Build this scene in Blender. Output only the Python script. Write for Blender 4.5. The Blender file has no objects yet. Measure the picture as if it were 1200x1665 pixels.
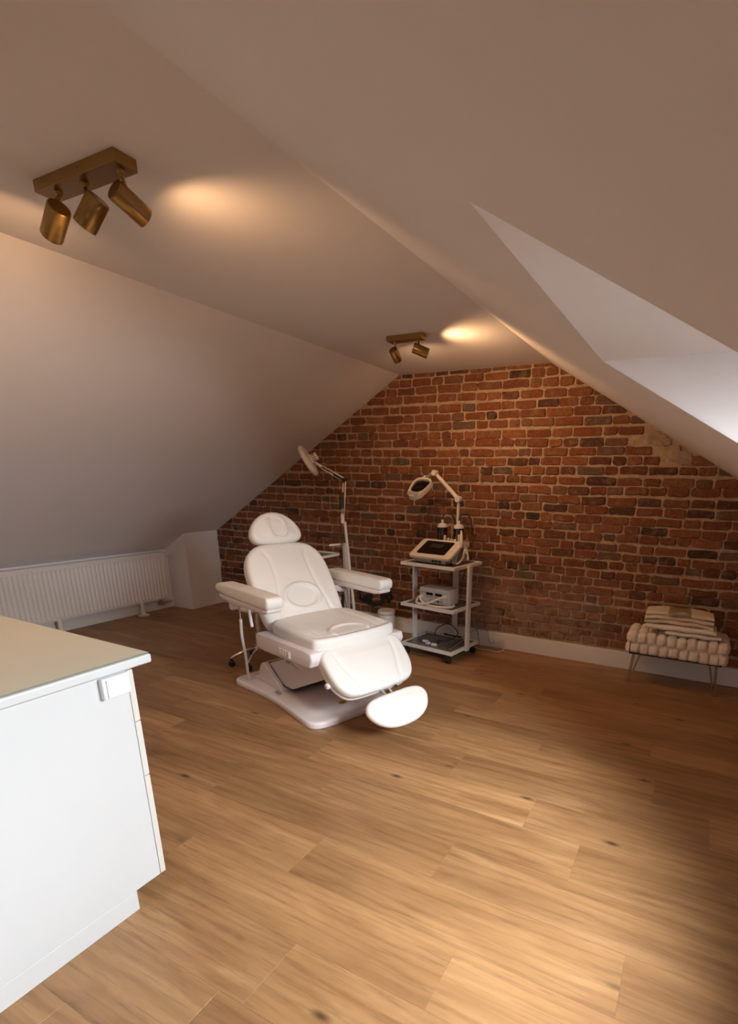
import bpy, bmesh, math, random
from mathutils import Vector, Matrix
random.seed(7)
sc = bpy.context.scene
col = sc.collection

# ---------------------------------------------------------------- camera
F_PX, CX, CY = 831.0, 708.0, 1037.0
PITCH, YAW, ROLL = -0.3005, 0.4637, 0.0187
CAM = Vector((0, 0, 1.45))
fwd = Vector((-math.sin(YAW)*math.cos(PITCH), math.cos(YAW)*math.cos(PITCH), math.sin(PITCH)))
rt = Vector((math.cos(YAW), math.sin(YAW), 0)); up = rt.cross(fwd)
c_, s_ = math.cos(ROLL), math.sin(ROLL)
RT, UP = c_*rt + s_*up, -s_*rt + c_*up
cd = bpy.data.cameras.new('camera'); cam = bpy.data.objects.new('camera', cd); col.objects.link(cam)
m = Matrix.Identity(4)
for i in range(3):
    m[i][0] = RT[i]; m[i][1] = UP[i]; m[i][2] = -fwd[i]; m[i][3] = CAM[i]
cam.matrix_world = m
cd.sensor_fit = 'HORIZONTAL'; cd.sensor_width = 36.0
cd.lens = F_PX/1200*36.0
cd.shift_x = (600-CX)/1200; cd.shift_y = (CY-832.5)/1200
cd.clip_start = 0.02; cd.clip_end = 200
sc.camera = cam

# ---------------------------------------------------------------- world, lamps, exposure
SKY_STRENGTH = 96.0
LAMP1_W, LAMP2_W = 12.5, 22.0
EXPOSURE = 0.0
w = bpy.data.worlds.new('sky'); sc.world = w; w.use_nodes = True
bg = w.node_tree.nodes['Background']; bg.inputs[1].default_value = SKY_STRENGTH
# overcast sky, brighter towards the zenith, over darker roofs and street below the horizon
wt = w.node_tree; tc = wt.nodes.new('ShaderNodeTexCoord'); sx_ = wt.nodes.new('ShaderNodeSeparateXYZ'); mr = wt.nodes.new('ShaderNodeMapRange'); cr = wt.nodes.new('ShaderNodeValToRGB')
wt.links.new(tc.outputs['Generated'], sx_.inputs[0]); wt.links.new(sx_.outputs['Z'], mr.inputs[0]); mr.inputs[1].default_value = -1; mr.inputs[2].default_value = 1
wt.links.new(mr.outputs[0], cr.inputs[0]); wt.links.new(cr.outputs[0], bg.inputs[0])
e_ = cr.color_ramp.elements; e_[0].position = .48; e_[0].color = (.30, .29, .28, 1); e_[1].position = 1; e_[1].color = (.80, .86, .91, 1)
e2 = e_.new(.51); e2.color = (.34, .36, .375, 1); e3 = e_.new(.82); e3.color = (.78, .835, .885, 1)
sc.view_settings.view_transform = 'Standard'; sc.view_settings.look = 'None'
sc.view_settings.gamma = 1.0; sc.view_settings.use_curve_mapping = False
sc.view_settings.exposure = EXPOSURE
sc.cycles.max_bounces = 10; sc.cycles.diffuse_bounces = 6
sc.cycles.use_denoising = True
sc.cycles.sample_clamp_indirect = 10.0

# ---------------------------------------------------------------- room numbers
YB = 4.214          # brick wall
HC = 2.307          # flat ceiling
XL, XR = -2.503, -1.174   # creases
SL = 0.597          # slope of both roof sides
XKL, XKR = -5.274, 1.75   # knee walls
YF = -2.6           # wall behind the camera
XP, YP = -4.95, 3.773     # boxed corner beside the radiator
def zr(x): return HC - SL*(x-XR)
def zl(x): return HC - SL*(XL-x)

# ---------------------------------------------------------------- helpers
def link(o, parent=None):
    col.objects.link(o)
    if parent is not None: o.parent = parent
    return o
def obj(name, bm, mats, parent=None, smooth=False, loc=None, rot=None, auto=None):
    me = bpy.data.meshes.new(name)
    bmesh.ops.recalc_face_normals(bm, faces=bm.faces[:])
    bm.to_mesh(me); bm.free()
    if not isinstance(mats, (list, tuple)): mats = [mats]
    for mm in mats: me.materials.append(mm)
    if smooth:
        for p in me.polygons: p.use_smooth = True
        if auto is not None: me.set_sharp_from_angle(angle=math.radians(auto))
    o = bpy.data.objects.new(name, me)
    if loc is not None: o.location = loc
    if rot is not None: o.rotation_euler = rot
    return link(o, parent)
def tag(o, label=None, cat=None, group=None, kind=None):
    if label: o['label'] = label
    if cat: o['category'] = cat
    if group: o['group'] = group
    if kind: o['kind'] = kind
    return o
def thing(name, label, cat, loc=(0,0,0), rz=0, group=None):
    o = bpy.data.objects.new(name, None); o.location = loc; o.rotation_euler = (0,0,rz); o.empty_display_size = .1
    link(o); return tag(o, label, cat, group)

def box(bm, lo, hi, bev=0.0, seg=2):
    r = bmesh.ops.create_cube(bm, size=1.0)
    vs = r['verts']
    for v in vs:
        v.co = Vector([lo[i] + (v.co[i]+.5)*(hi[i]-lo[i]) for i in range(3)])
    if bev > 0:
        es = list({e for v in vs for e in v.link_edges})
        bmesh.ops.bevel(bm, geom=es, offset=bev, segments=seg, profile=.5, affect='EDGES')
    return vs
def B(lo, hi, bev=0.0, seg=2):
    bm = bmesh.new(); box(bm, lo, hi, bev, seg); return bm
def frame_of(d):
    d = Vector(d).normalized()
    a = Vector((0,0,1)) if abs(d.z) < .9 else Vector((1,0,0))
    x = a.cross(d).normalized(); y = d.cross(x); return x, y, d
def tube(bm, pts, r, n=10, cap=True):
    pts = [Vector(p) for p in pts]
    rs = r if isinstance(r, (list, tuple)) else [r]*len(pts)
    rings = []; px = None
    for i, p in enumerate(pts):
        d = (pts[min(i+1, len(pts)-1)] - pts[max(i-1, 0)])
        if d.length < 1e-9: d = Vector((0,0,1))
        d.normalize()
        if px is None: x, y, _ = frame_of(d)
        else:
            x = (px - d*px.dot(d))
            x = x.normalized() if x.length > 1e-6 else frame_of(d)[0]
            y = d.cross(x)
        px = x
        rings.append([bm.verts.new(p + rs[i]*(math.cos(2*math.pi*k/n)*x + math.sin(2*math.pi*k/n)*y)) for k in range(n)])
    for a, b in zip(rings, rings[1:]):
        for k in range(n): bm.faces.new((a[k], a[(k+1)%n], b[(k+1)%n], b[k]))
    if cap:
        bm.faces.new(rings[0][::-1]); bm.faces.new(rings[-1])
def T(pts, r, n=10):
    bm = bmesh.new(); tube(bm, pts, r, n); return bm
def smoothpath(pts, k=6):
    pts = [Vector(p) for p in pts]; out = []
    P = [pts[0]*2-pts[1]] + pts + [pts[-1]*2-pts[-2]]
    for i in range(1, len(P)-2):
        p0, p1, p2, p3 = P[i-1:i+3]
        for j in range(k):
            t = j/k
            out.append(.5*((2*p1) + (p2-p0)*t + (2*p0-5*p1+4*p2-p3)*t*t + (3*p1-p0-3*p2+p3)*t**3))
    out.append(pts[-1]); return out
def lathe(bm, prof, n=32, origin=(0,0,0), axis=(0,0,1)):
    """prof = [(r, h)...]; r 0 at an end closes it"""
    x, y, d = frame_of(axis); o = Vector(origin); rings = []
    for r, h in prof:
        if r < 1e-6: rings.append([bm.verts.new(o + d*h)])
        else: rings.append([bm.verts.new(o + d*h + r*(math.cos(2*math.pi*k/n)*x + math.sin(2*math.pi*k/n)*y)) for k in range(n)])
    for a, b in zip(rings, rings[1:]):
        if len(a) == 1 and len(b) == 1: continue
        for k in range(n):
            k2 = (k+1) % n
            if len(a) == 1: bm.faces.new((a[0], b[k2], b[k]))
            elif len(b) == 1: bm.faces.new((a[k], a[k2], b[0]))
            else: bm.faces.new((a[k], a[k2], b[k2], b[k]))
def L(prof, n=32, origin=(0,0,0), axis=(0,0,1)):
    bm = bmesh.new(); lathe(bm, prof, n, origin, axis); return bm
def prism(bm, poly, axis, a, b):
    """extrude a 2D polygon along axis 'x','y' or 'z' between a and b"""
    def P(u, v, t):
        return {'x': (t,u,v), 'y': (u,t,v), 'z': (u,v,t)}[axis]
    A = [bm.verts.new(P(u,v,a)) for u,v in poly]; Bv = [bm.verts.new(P(u,v,b)) for u,v in poly]
    n = len(poly)
    bm.faces.new(A[::-1]); bm.faces.new(Bv)
    for i in range(n): bm.faces.new((A[i], A[(i+1)%n], Bv[(i+1)%n], Bv[i]))
def PR(poly, axis, a, b, bev=0, seg=2):
    bm = bmesh.new(); prism(bm, poly, axis, a, b)
    if bev:
        bmesh.ops.recalc_face_normals(bm, faces=bm.faces[:])
        bmesh.ops.bevel(bm, geom=bm.edges[:], offset=bev, segments=seg, profile=.5, affect='EDGES')
    return bm
def chaikin(p, k=3):
    for _ in range(k):
        q = []
        for i in range(len(p)):
            a, b = p[i], p[(i+1) % len(p)]
            q += [(a[0]*.75+b[0]*.25, a[1]*.75+b[1]*.25), (a[0]*.25+b[0]*.75, a[1]*.25+b[1]*.75)]
        p = q
    return p
def resample(p, N):
    d = [0]
    for i in range(len(p)):
        a, b = p[i], p[(i+1) % len(p)]; d.append(d[-1] + math.dist(a, b))
    out = []; j = 0
    for k in range(N):
        t = d[-1]*k/N
        while d[j+1] < t: j += 1
        f = (t-d[j])/max(d[j+1]-d[j], 1e-9); a, b = p[j], p[(j+1) % len(p)]
        out.append((a[0]+(b[0]-a[0])*f, a[1]+(b[1]-a[1])*f))
    return out
def rrect(w, h, r, k=6):
    out = []
    for cx, cy, a0 in ((w/2-r, h/2-r, 0), (-w/2+r, h/2-r, 90), (-w/2+r, -h/2+r, 180), (w/2-r, -h/2+r, 270)):
        for j in range(k+1):
            a = math.radians(a0+90*j/k); out.append((cx+r*math.cos(a), cy+r*math.sin(a)))
    return out
def cushion(bm, outline, th, er, O, S, T_, hf=None, nr=14, N=96, er_b=None):
    """padded slab: outline in (s,t); top surface at n = 0 plus hf, bottom at n = -th"""
    S, T_ = Vector(S).normalized(), Vector(T_).normalized(); Nn = S.cross(T_); O = Vector(O)
    p = resample(outline, N)
    area = sum(p[i][0]*p[(i+1)%N][1]-p[(i+1)%N][0]*p[i][1] for i in range(N))
    if area < 0: p = p[::-1]
    cx = sum(q[0] for q in p)/N; cy = sum(q[1] for q in p)/N
    nrm = []
    for i in range(N):
        dx = p[(i+1)%N][0]-p[i-1][0]; dy = p[(i+1)%N][1]-p[i-1][1]; l = math.hypot(dx, dy) or 1
        nrm.append((dy/l, -dx/l))
    def ins(d): return [(p[i][0]-nrm[i][0]*d, p[i][1]-nrm[i][1]*d) for i in range(N)]
    eb = er if er_b is None else er_b
    rings = []
    for a in (0, 30, 60, 90):
        r = math.radians(a); rings.append([(q, -th + eb*(1-math.cos(r))) for q in ins(eb*(1-math.sin(r)))])
    for a in (0, 22, 45, 67, 90):
        r = math.radians(a); rings.append([(q, -er + er*math.sin(r)) for q in ins(er*(1-math.cos(r)))])
    base = ins(er)
    for k in range(1, nr):
        f = 1-(k/nr); rr = k/nr
        ring = []
        for q in base:
            s, t = cx+(q[0]-cx)*f, cy+(q[1]-cy)*f
            ring.append(((s, t), hf(s, t, rr) if hf else 0))
        rings.append(ring)
    V = [[bm.verts.new(O + S*q[0] + T_*q[1] + Nn*n) for q, n in ring] for ring in rings]
    for a, b in zip(V, V[1:]):
        for i in range(N): bm.faces.new((a[i], a[(i+1)%N], b[(i+1)%N], b[i]))
    bm.faces.new(V[0][::-1])
    cv = bm.verts.new(O + S*cx + T_*cy + Nn*(hf(cx, cy, 1) if hf else 0))
    for i in range(N): bm.faces.new((V[-1][i], V[-1][(i+1)%N], cv))
def CU(*a, **k):
    bm = bmesh.new(); cushion(bm, *a, **k); return bm
def sstep(a, b, x):
    t = max(0, min(1, (x-a)/(b-a))); return t*t*(3-2*t)
def gauss(x, s): return math.exp(-(x/s)**2)

# ---------------------------------------------------------------- materials
class NT:
    def __init__(s, name):
        s.m = bpy.data.materials.new(name); s.m.use_nodes = True; s.t = s.m.node_tree; s.b = s.t.nodes['Principled BSDF']
    def n(s, typ, **k):
        nd = s.t.nodes.new(typ)
        for a, v in k.items(): setattr(nd, a, v)
        return nd
    def l(s, a, b): s.t.links.new(a, b)
    def math(s, op, a, b=None, clamp=False):
        nd = s.n('ShaderNodeMath', operation=op); nd.use_clamp = clamp
        for i, v in enumerate((a, b)):
            if v is None: continue
            if isinstance(v, (int, float)): nd.inputs[i].default_value = v
            else: s.l(v, nd.inputs[i])
        return nd.outputs[0]
    def mix(s, f, a, b):
        nd = s.n('ShaderNodeMix', data_type='RGBA')
        for sock, v in ((nd.inputs[0], f), (nd.inputs[6], a), (nd.inputs[7], b)):
            if isinstance(v, (int, float)): sock.default_value = v
            elif isinstance(v, tuple): sock.default_value = (*v, 1)
            else: s.l(v, sock)
        return nd.outputs[2]
    def noise(s, scale, detail=3, rough=.5, vec=None, dist=0):
        nd = s.n('ShaderNodeTexNoise'); nd.inputs['Scale'].default_value = scale; nd.inputs['Detail'].default_value = detail
        nd.inputs['Roughness'].default_value = rough; nd.inputs['Distortion'].default_value = dist
        if vec is not None: s.l(vec, nd.inputs['Vector'])
        return nd.outputs[0]
    def ramp(s, f, stops, interp='LINEAR'):
        nd = s.n('ShaderNodeValToRGB'); cr = nd.color_ramp; cr.interpolation = interp
        while len(cr.elements) < len(stops): cr.elements.new(.5)
        for e, (p, c) in zip(cr.elements, stops):
            e.position = p; e.color = (*c, 1) if isinstance(c, tuple) else (c, c, c, 1)
        s.l(f, nd.inputs[0]); return nd.outputs[0]
    def pos(s): return s.n('ShaderNodeNewGeometry').outputs['Position']
    def obj(s): return s.n('ShaderNodeTexCoord').outputs['Object']
    def bump(s, h, strength=.2, dist=.01):
        nd = s.n('ShaderNodeBump'); nd.inputs['Strength'].default_value = strength; nd.inputs['Distance'].default_value = dist
        s.l(h, nd.inputs['Height']); s.l(nd.outputs[0], s.b.inputs['Normal']); return nd
def plain(name, c, rough=.5, metal=0.0, noise=None, nstr=.1, var=0.0, vscale=6, spec=None, coat=0):
    t = NT(name); b = t.b
    b.inputs['Roughness'].default_value = rough; b.inputs['Metallic'].default_value = metal
    if spec is not None: b.inputs['Specular IOR Level'].default_value = spec
    if coat: b.inputs['Coat Weight'].default_value = coat
    v = t.noise(vscale, 3, .5, t.obj())
    k = t.ramp(v, [(.3, tuple(x*(1-var) for x in c)), (.7, tuple(min(1, x*(1+var)) for x in c))])
    t.l(k, b.inputs['Base Color'])
    if noise: t.bump(t.noise(noise, 4, .6, t.obj()), nstr, .002)
    return t.m
def emit(name, c, s):
    t = NT(name); t.b.inputs['Base Color'].default_value = (*c, 1)
    t.b.inputs['Emission Color'].default_value = (*c, 1); t.b.inputs['Emission Strength'].default_value = s
    return t.m

M = {}
M['paint'] = plain('white wall paint', (.82, .785, .785), .92, noise=160, nstr=.10, var=.015, vscale=1.5)
M['trim'] = plain('white gloss trim', (.80, .79, .77), .38, var=.01)
M['leather'] = plain('white upholstery', (.84, .82, .78), .42, noise=420, nstr=.12, var=.015, vscale=9)
M['shell'] = plain('white plastic shell', (.80, .74, .74), .24, var=.01)
M['metalw'] = plain('white powder coated metal', (.78, .78, .77), .35, var=.015)
M['lampw'] = plain('aged white lamp enamel', (.72, .68, .62), .4, var=.02)
M['radi'] = plain('radiator enamel', (.76, .72, .69), .38, var=.01)
M['cab'] = plain('white lacquered board', (.58, .59, .59), .42, var=.008)
M['cabedge'] = plain('cream edge band', (.60, .58, .53), .45)
M['chrome'] = plain('chrome', (.75, .74, .72), .18, 1.0)
M['steel'] = plain('brushed steel', (.55, .55, .55), .32, 1.0)
M['black'] = plain('black rubber', (.018, .017, .017), .5, var=.1)
M['blackgloss'] = plain('black glass screen', (.006, .006, .007), .12)
M['darkscreen'] = plain('unlit display', (.035, .035, .035), .2)
M['grey'] = plain('mid grey plastic', (.30, .30, .31), .45, var=.03)
M['lgrey'] = plain('light grey plastic', (.66, .65, .66), .4, var=.02)
M['gold'] = plain('gold badge', (.72, .46, .10), .3, .8)
M['beige'] = plain('warm white device plastic', (.74, .68, .63), .38, var=.01)
M['towel'] = plain('beige terry cloth', (.72, .61, .47), .98, noise=700, nstr=.5, var=.05, vscale=40)
M['towelband'] = plain('tan woven towel band', (.55, .45, .32), .9, noise=900, nstr=.3, var=.04, vscale=60)
M['towelw'] = plain('off white terry cloth', (.84, .78, .71), .98, noise=700, nstr=.5, var=.03, vscale=40)
M['velvet'] = plain('cream woven velvet', (.82, .73, .63), .85, noise=260, nstr=.2, var=.04, vscale=25)
M['darkwood'] = plain('dark bench board', (.06, .04, .03), .6)
M['legmetal'] = plain('brass toned rod', (.45, .36, .26), .3, 1.0)
M['cable'] = plain('white cable sheath', (.72, .69, .64), .5)
M['bin'] = plain('white enamel bin', (.78, .76, .73), .35)

def brass():
    t = NT('brushed antique brass'); b = t.b
    b.inputs['Metallic'].default_value = 1; b.inputs['Roughness'].default_value = .30
    mp = t.n('ShaderNodeMapping'); mp.inputs['Scale'].default_value = (9, 9, 160); t.l(t.obj(), mp.inputs[0])
    n = t.noise(1, 2, .5, mp.outputs[0])
    t.l(t.ramp(n, [(.3, (.34, .205, .075)), (.7, (.39, .24, .09))]), b.inputs['Base Color'])
    t.l(t.ramp(n, [(.3, .30), (.7, .36)]), b.inputs['Roughness'])
    return t.m
M['brass'] = brass()

def glass(name, tint, refl=.06, rough=.02, dens=.85):
    """thin pane: part clear, part mirror by angle"""
    t = NT(name); nt = t.t
    tr = t.n('ShaderNodeBsdfTransparent'); tr.inputs[0].default_value = (*[x*dens for x in tint], 1)
    gl = t.n('ShaderNodeBsdfGlossy'); gl.inputs['Roughness'].default_value = rough
    fr = t.n('ShaderNodeFresnel'); fr.inputs[0].default_value = 1.5
    mx = t.n('ShaderNodeMixShader'); t.l(fr.outputs[0], mx.inputs[0]); t.l(tr.outputs[0], mx.inputs[1]); t.l(gl.outputs[0], mx.inputs[2])
    t.l(mx.outputs[0], nt.nodes['Material Output'].inputs['Surface'])
    return t.m
M['pane'] = glass('window glass', (1, 1, 1), dens=.96)
M['jar'] = glass('clear jar glass', (.80, .78, .76), dens=.8)
M['lens'] = glass('smoky lens glass', (.55, .48, .42), dens=.6)
M['shelfglass'] = plain('frosted grey shelf glass', (.20, .20, .19), .22)
M['topglass'] = plain('satin beige glass', (.80, .77, .60), .20, spec=.55)
M['glassedge'] = plain('grey green glass edge', (.20, .22, .17), .2)

def wood():
    t = NT('oak vinyl plank'); b = t.b
    oi = t.n('ShaderNodeObjectInfo'); rnd = oi.outputs['Random']
    off = t.n('ShaderNodeCombineXYZ')
    t.l(t.math('MULTIPLY', rnd, 37.0), off.inputs[0]); t.l(t.math('MULTIPLY', rnd, 91.0), off.inputs[1]); t.l(t.math('MULTIPLY', rnd, 13.0), off.inputs[2])
    add = t.n('ShaderNodeVectorMath', operation='ADD'); t.l(t.pos(), add.inputs[0]); t.l(off.outputs[0], add.inputs[1])
    def mapped(sx, sy):
        mp = t.n('ShaderNodeMapping'); mp.inputs['Scale'].default_value = (sx, sy, 1); t.l(add.outputs[0], mp.inputs[0]); return mp.outputs[0]
    g1 = t.noise(1, 4, .58, mapped(1.1, 7.5), 1.6)         # broad streaks
    g2 = t.noise(1, 5, .65, mapped(5, 85), .5)         # fine pores
    g3 = t.noise(1, 3, .5, mapped(.9, 4.5), .4)          # tone
    wv = t.n('ShaderNodeTexWave', wave_type='BANDS', bands_direction='Y'); wv.inputs['Scale'].default_value = 1.0
    wv.inputs['Distortion'].default_value = 14.0; wv.inputs['Detail'].default_value = 4.0; wv.inputs['Detail Scale'].default_value = .55; wv.inputs['Detail Roughness'].default_value = .55
    t.l(mapped(.9, 6.5), wv.inputs['Vector'])
    base = t.ramp(g1, [(.22, (.205, .096, .038)), (.38, (.315, .160, .066)), (.57, (.395, .212, .090)), (.78, (.485, .280, .133))])
    base = t.mix(t.ramp(g3, [(.42, 0.0), (.72, .6)]), base, (.19, .088, .032))
    base = t.mix(t.math('MULTIPLY', t.ramp(wv.outputs[0], [(.0, 1.0), (.40, 0.0)]), .17), base, (.085, .036, .012))
    base = t.mix(t.math('MULTIPLY', t.ramp(g2, [(.32, 1.0), (.48, 0.0)]), .34), base, (.085, .036, .012))
    vo = t.n('ShaderNodeTexVoronoi', feature='F1'); vo.inputs['Scale'].default_value = 1; t.l(mapped(2.3, 6.2), vo.inputs['Vector'])
    base = t.mix(t.ramp(vo.outputs['Distance'], [(.015, .9), (.105, 0.0)]), base, (.045, .02, .009))
    tone = t.math('ADD', t.math('MULTIPLY', rnd, .26), .87)
    hsv = t.n('ShaderNodeHueSaturation'); t.l(base, hsv.inputs['Color']); t.l(tone, hsv.inputs['Value'])
    t.l(hsv.outputs[0], b.inputs['Base Color'])
    t.l(t.ramp(g2, [(.3, .46), (.7, .36)]), b.inputs['Roughness'])
    t.bump(g2, .06, .002)
    return t.m
M['wood'] = wood()
M['subfloor'] = plain('dark joint', (.05, .03, .02), .9)

def brickmat():
    t = NT('old red brick'); b = t.b; b.inputs['Roughness'].default_value = .93; b.inputs['Specular IOR Level'].default_value = .2
    oi = t.n('ShaderNodeObjectInfo'); at = t.n('ShaderNodeAttribute'); at.attribute_name = 'tone'
    r = t.math('FRACT', t.math('ADD', oi.outputs['Random'], at.outputs['Fac']))
    base = t.ramp(r, [(.0, (.065, .034, .026)), (.07, (.105, .046, .029)), (.16, (.165, .056, .027)), (.42, (.220, .072, .031)),
                      (.60, (.190, .074, .037)), (.80, (.270, .098, .040)), (.92, (.175, .082, .046)), (1, (.110, .082, .058))])
    p = t.pos()
    n1 = t.noise(55, 5, .65, p); n2 = t.noise(16, 4, .6, p); n3 = t.noise(160, 3, .6, p)
    hs = t.n('ShaderNodeHueSaturation'); t.l(base, hs.inputs['Color']); t.l(t.ramp(n1, [(.25, .62), (.75, 1.35)]), hs.inputs['Value'])
    c = t.mix(t.ramp(n2, [(.50, 0.0), (.78, .55)]), hs.outputs[0], (.33, .20, .135))      # lime haze
    c = t.mix(t.ramp(n3, [(.62, 0.0), (.72, .8)]), c, (.50, .40, .32))                    # lime flecks
    # smears of old render low on the wall
    sx = t.n('ShaderNodeSeparateXYZ'); t.l(p, sx.inputs[0])
    low = t.ramp(sx.outputs['Z'], [(.30, 1.0), (.78, 0.0)])
    xb = t.math('MULTIPLY', t.ramp(t.math('MULTIPLY_ADD', sx.outputs['X'], .2), [(0, 1), (1, 1)]), 1)
    xm = t.n('ShaderNodeMapRange'); xm.inputs[1].default_value = -2.3; xm.inputs[2].default_value = -1.5; t.l(sx.outputs['X'], xm.inputs[0])
    xm2 = t.n('ShaderNodeMapRange'); xm2.inputs[1].default_value = -.35; xm2.inputs[2].default_value = -.9; t.l(sx.outputs['X'], xm2.inputs[0])
    msk = t.math('MULTIPLY', t.math('MULTIPLY', low, t.math('MULTIPLY', xm.outputs[0], xm2.outputs[0])), t.ramp(t.noise(7, 5, .7, p), [(.36, 0.0), (.52, .92)]))
    c = t.mix(msk, c, (.36, .235, .175))
    t.l(c, b.inputs['Base Color'])
    t.bump(n1, .7, .012)
    return t.m
M['brick'] = brickmat()
def mortar():
    t = NT('lime mortar'); b = t.b; b.inputs['Roughness'].default_value = .95; b.inputs['Specular IOR Level'].default_value = .15
    p = t.pos(); n1 = t.noise(30, 6, .7, p); n2 = t.noise(5, 4, .6, p)
    c = t.ramp(n1, [(.25, (.29, .19, .125)), (.5, (.47, .335, .235)), (.8, (.58, .44, .33))])
    c = t.mix(t.ramp(n2, [(.45, 0.0), (.7, .45)]), c, (.40, .25, .17))
    t.l(c, b.inputs['Base Color']); t.bump(n1, .8, .015)
    return t.m
M['mortar'] = mortar()
M['render'] = plain('old grey render', (.34, .245, .175), .95, noise=60, nstr=.5, var=.18, vscale=22)

# ================================================================= SETTING
# ---- floor: 229 x 1200 mm planks, every plank its own object
bm = B((XKL, YF, -.06), (XKR, YB+.05, -.0045)); floor = tag(obj('floor', bm, M['subfloor']), kind='structure')
PW, PL = .2288, 1.205
def plank_mesh(x0, x1, y0, y1):
    bm = bmesh.new(); box(bm, (x0, y0, -.0045), (x1, y1, 0)); 
    top = [e for e in bm.edges if all(abs(v.co.z) < 1e-6 for v in e.verts)]
    bmesh.ops.bevel(bm, geom=top, offset=.0004, segments=1, affect='EDGES')
    me = bpy.data.meshes.new('plank'); bm.to_mesh(me); bm.free(); me.materials.append(M['wood']); return me
full = plank_mesh(.0001, PL-.0001, .0001, PW-.0001)
ends = {1.190: -.005, .961: -.495, 1.419: -.713, .732: -.965, 1.648: -.245, 1.877: -.495, 2.106: -.964, 2.334: -1.21, 2.563: -.62, 2.792: -.05}
row0 = 1.190 - PW*17
for r in range(34):
    y = row0 + PW*r
    if y > YB: break
    e = next((v for k, v in ends.items() if abs(k-y) < .05), random.uniform(0, PL))
    x = e
    while x > XKL: x -= PL
    y0, y1 = max(y, YF), min(y+PW, YB)
    if y1-y0 < .02: continue
    while x < XKR:
        a, b_ = max(x, XKL), min(x+PL, XKR)
        if b_-a > .02:
            if b_-a > PL-.001 and y1-y0 > PW-.001:
                o = bpy.data.objects.new('plank', full); o.location = (x, y, 0)
            else:
                o = bpy.data.objects.new('plank', plank_mesh(.0001, b_-a-.0001, .0001, y1-y0-.0001)); o.location = (a, y0, 0)
            link(o, floor)
        x += PL

# ---- brick gable wall
poly = [(XKL, -.06), (XKR, -.06), (XKR, zr(XKR)+.02), (XR, HC+.02), (XL, HC+.02), (XKL, zl(XKL)+.02)]
bm = bmesh.new(); prism(bm, poly, 'y', YB, YB+.22)
wall_back = tag(obj('wall_back', bm, M['mortar']), kind='structure')
clip_planes = [  # (a,b,c): keep a*x + b*z <= c
    (0, 1, HC-.004), (-1, 0, -XP-.004), (0, -1, -.145), (SL, 1, HC+SL*XR-.006), (-SL, 1, HC-SL*XL-.006), (1, 0, XKR-.01)]
def clip(p, pl):
    a, b, c = pl; out = []
    for i in range(len(p)):
        A, Bq = p[i], p[(i+1) % len(p)]
        da, db = a*A[0]+b*A[1]-c, a*Bq[0]+b*Bq[1]-c
        if da <= 0: out.append(A)
        if da*db < 0:
            f = da/(da-db); out.append((A[0]+(Bq[0]-A[0])*f, A[1]+(Bq[1]-A[1])*f))
    return out
def brick_outline(w, h):
    j = lambda s: random.uniform(-s, s)
    rx = lambda: random.uniform(.004, .017); ry = lambda: random.uniform(.004, .015)
    a, b, c, d = [(rx(), ry()) for _ in range(4)]
    p = [(-w/2+a[0], -h/2+j(.003)), (j(w*.3), -h/2+j(.007)), (w/2-b[0], -h/2+j(.003)), (w/2+j(.004), -h/2+b[1]),
         (w/2+j(.004), h/2-c[1]), (w/2-c[0], h/2+j(.003)), (j(w*.3), h/2+j(.007)), (-w/2+d[0], h/2+j(.003)), (-w/2+j(.004), h/2-d[1]), (-w/2+j(.004), -h/2+a[1])]
    t = j(.018)
    return [(x, z+x*t) for x, z in p]
def brick_geo(bm, p, cx, cz, proud, local=True):
    """p absolute outline; makes the proud piece (front toward -y)"""
    n = len(p); mx = sum(q[0] for q in p)/n; mz = sum(q[1] for q in p)/n
    ox, oz = (cx, cz) if local else (0, 0); oy = 0 if local else YB
    back = [bm.verts.new((x-ox, oy+.002, z-oz)) for x, z in p]
    mid = [bm.verts.new((x-ox, oy-proud*.55, z-oz)) for x, z in p]
    fr = []
    for x, z in p:
        dx, dz = mx-x, mz-z; l = math.hypot(dx, dz) or 1
        k = min(.006, l*.3); fr.append(bm.verts.new((x+dx/l*k-ox, oy-proud+random.uniform(-.0015, .0015), z+dz/l*k-oz)))
    fs = [bm.faces.new(fr)]
    for A, Bq in ((back, mid), (mid, fr)):
        for i in range(n): fs.append(bm.faces.new((A[i], A[(i+1)%n], Bq[(i+1)%n], Bq[i])))
    return fs
def proj(p):
    d = Vector(p)-CAM; z = d.dot(fwd); return CX+F_PX*d.dot(RT)/z, CY-F_PX*d.dot(UP)/z, z
bricks = []
CH = .0708; nrow = int((HC-.14)/CH)+1
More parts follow.
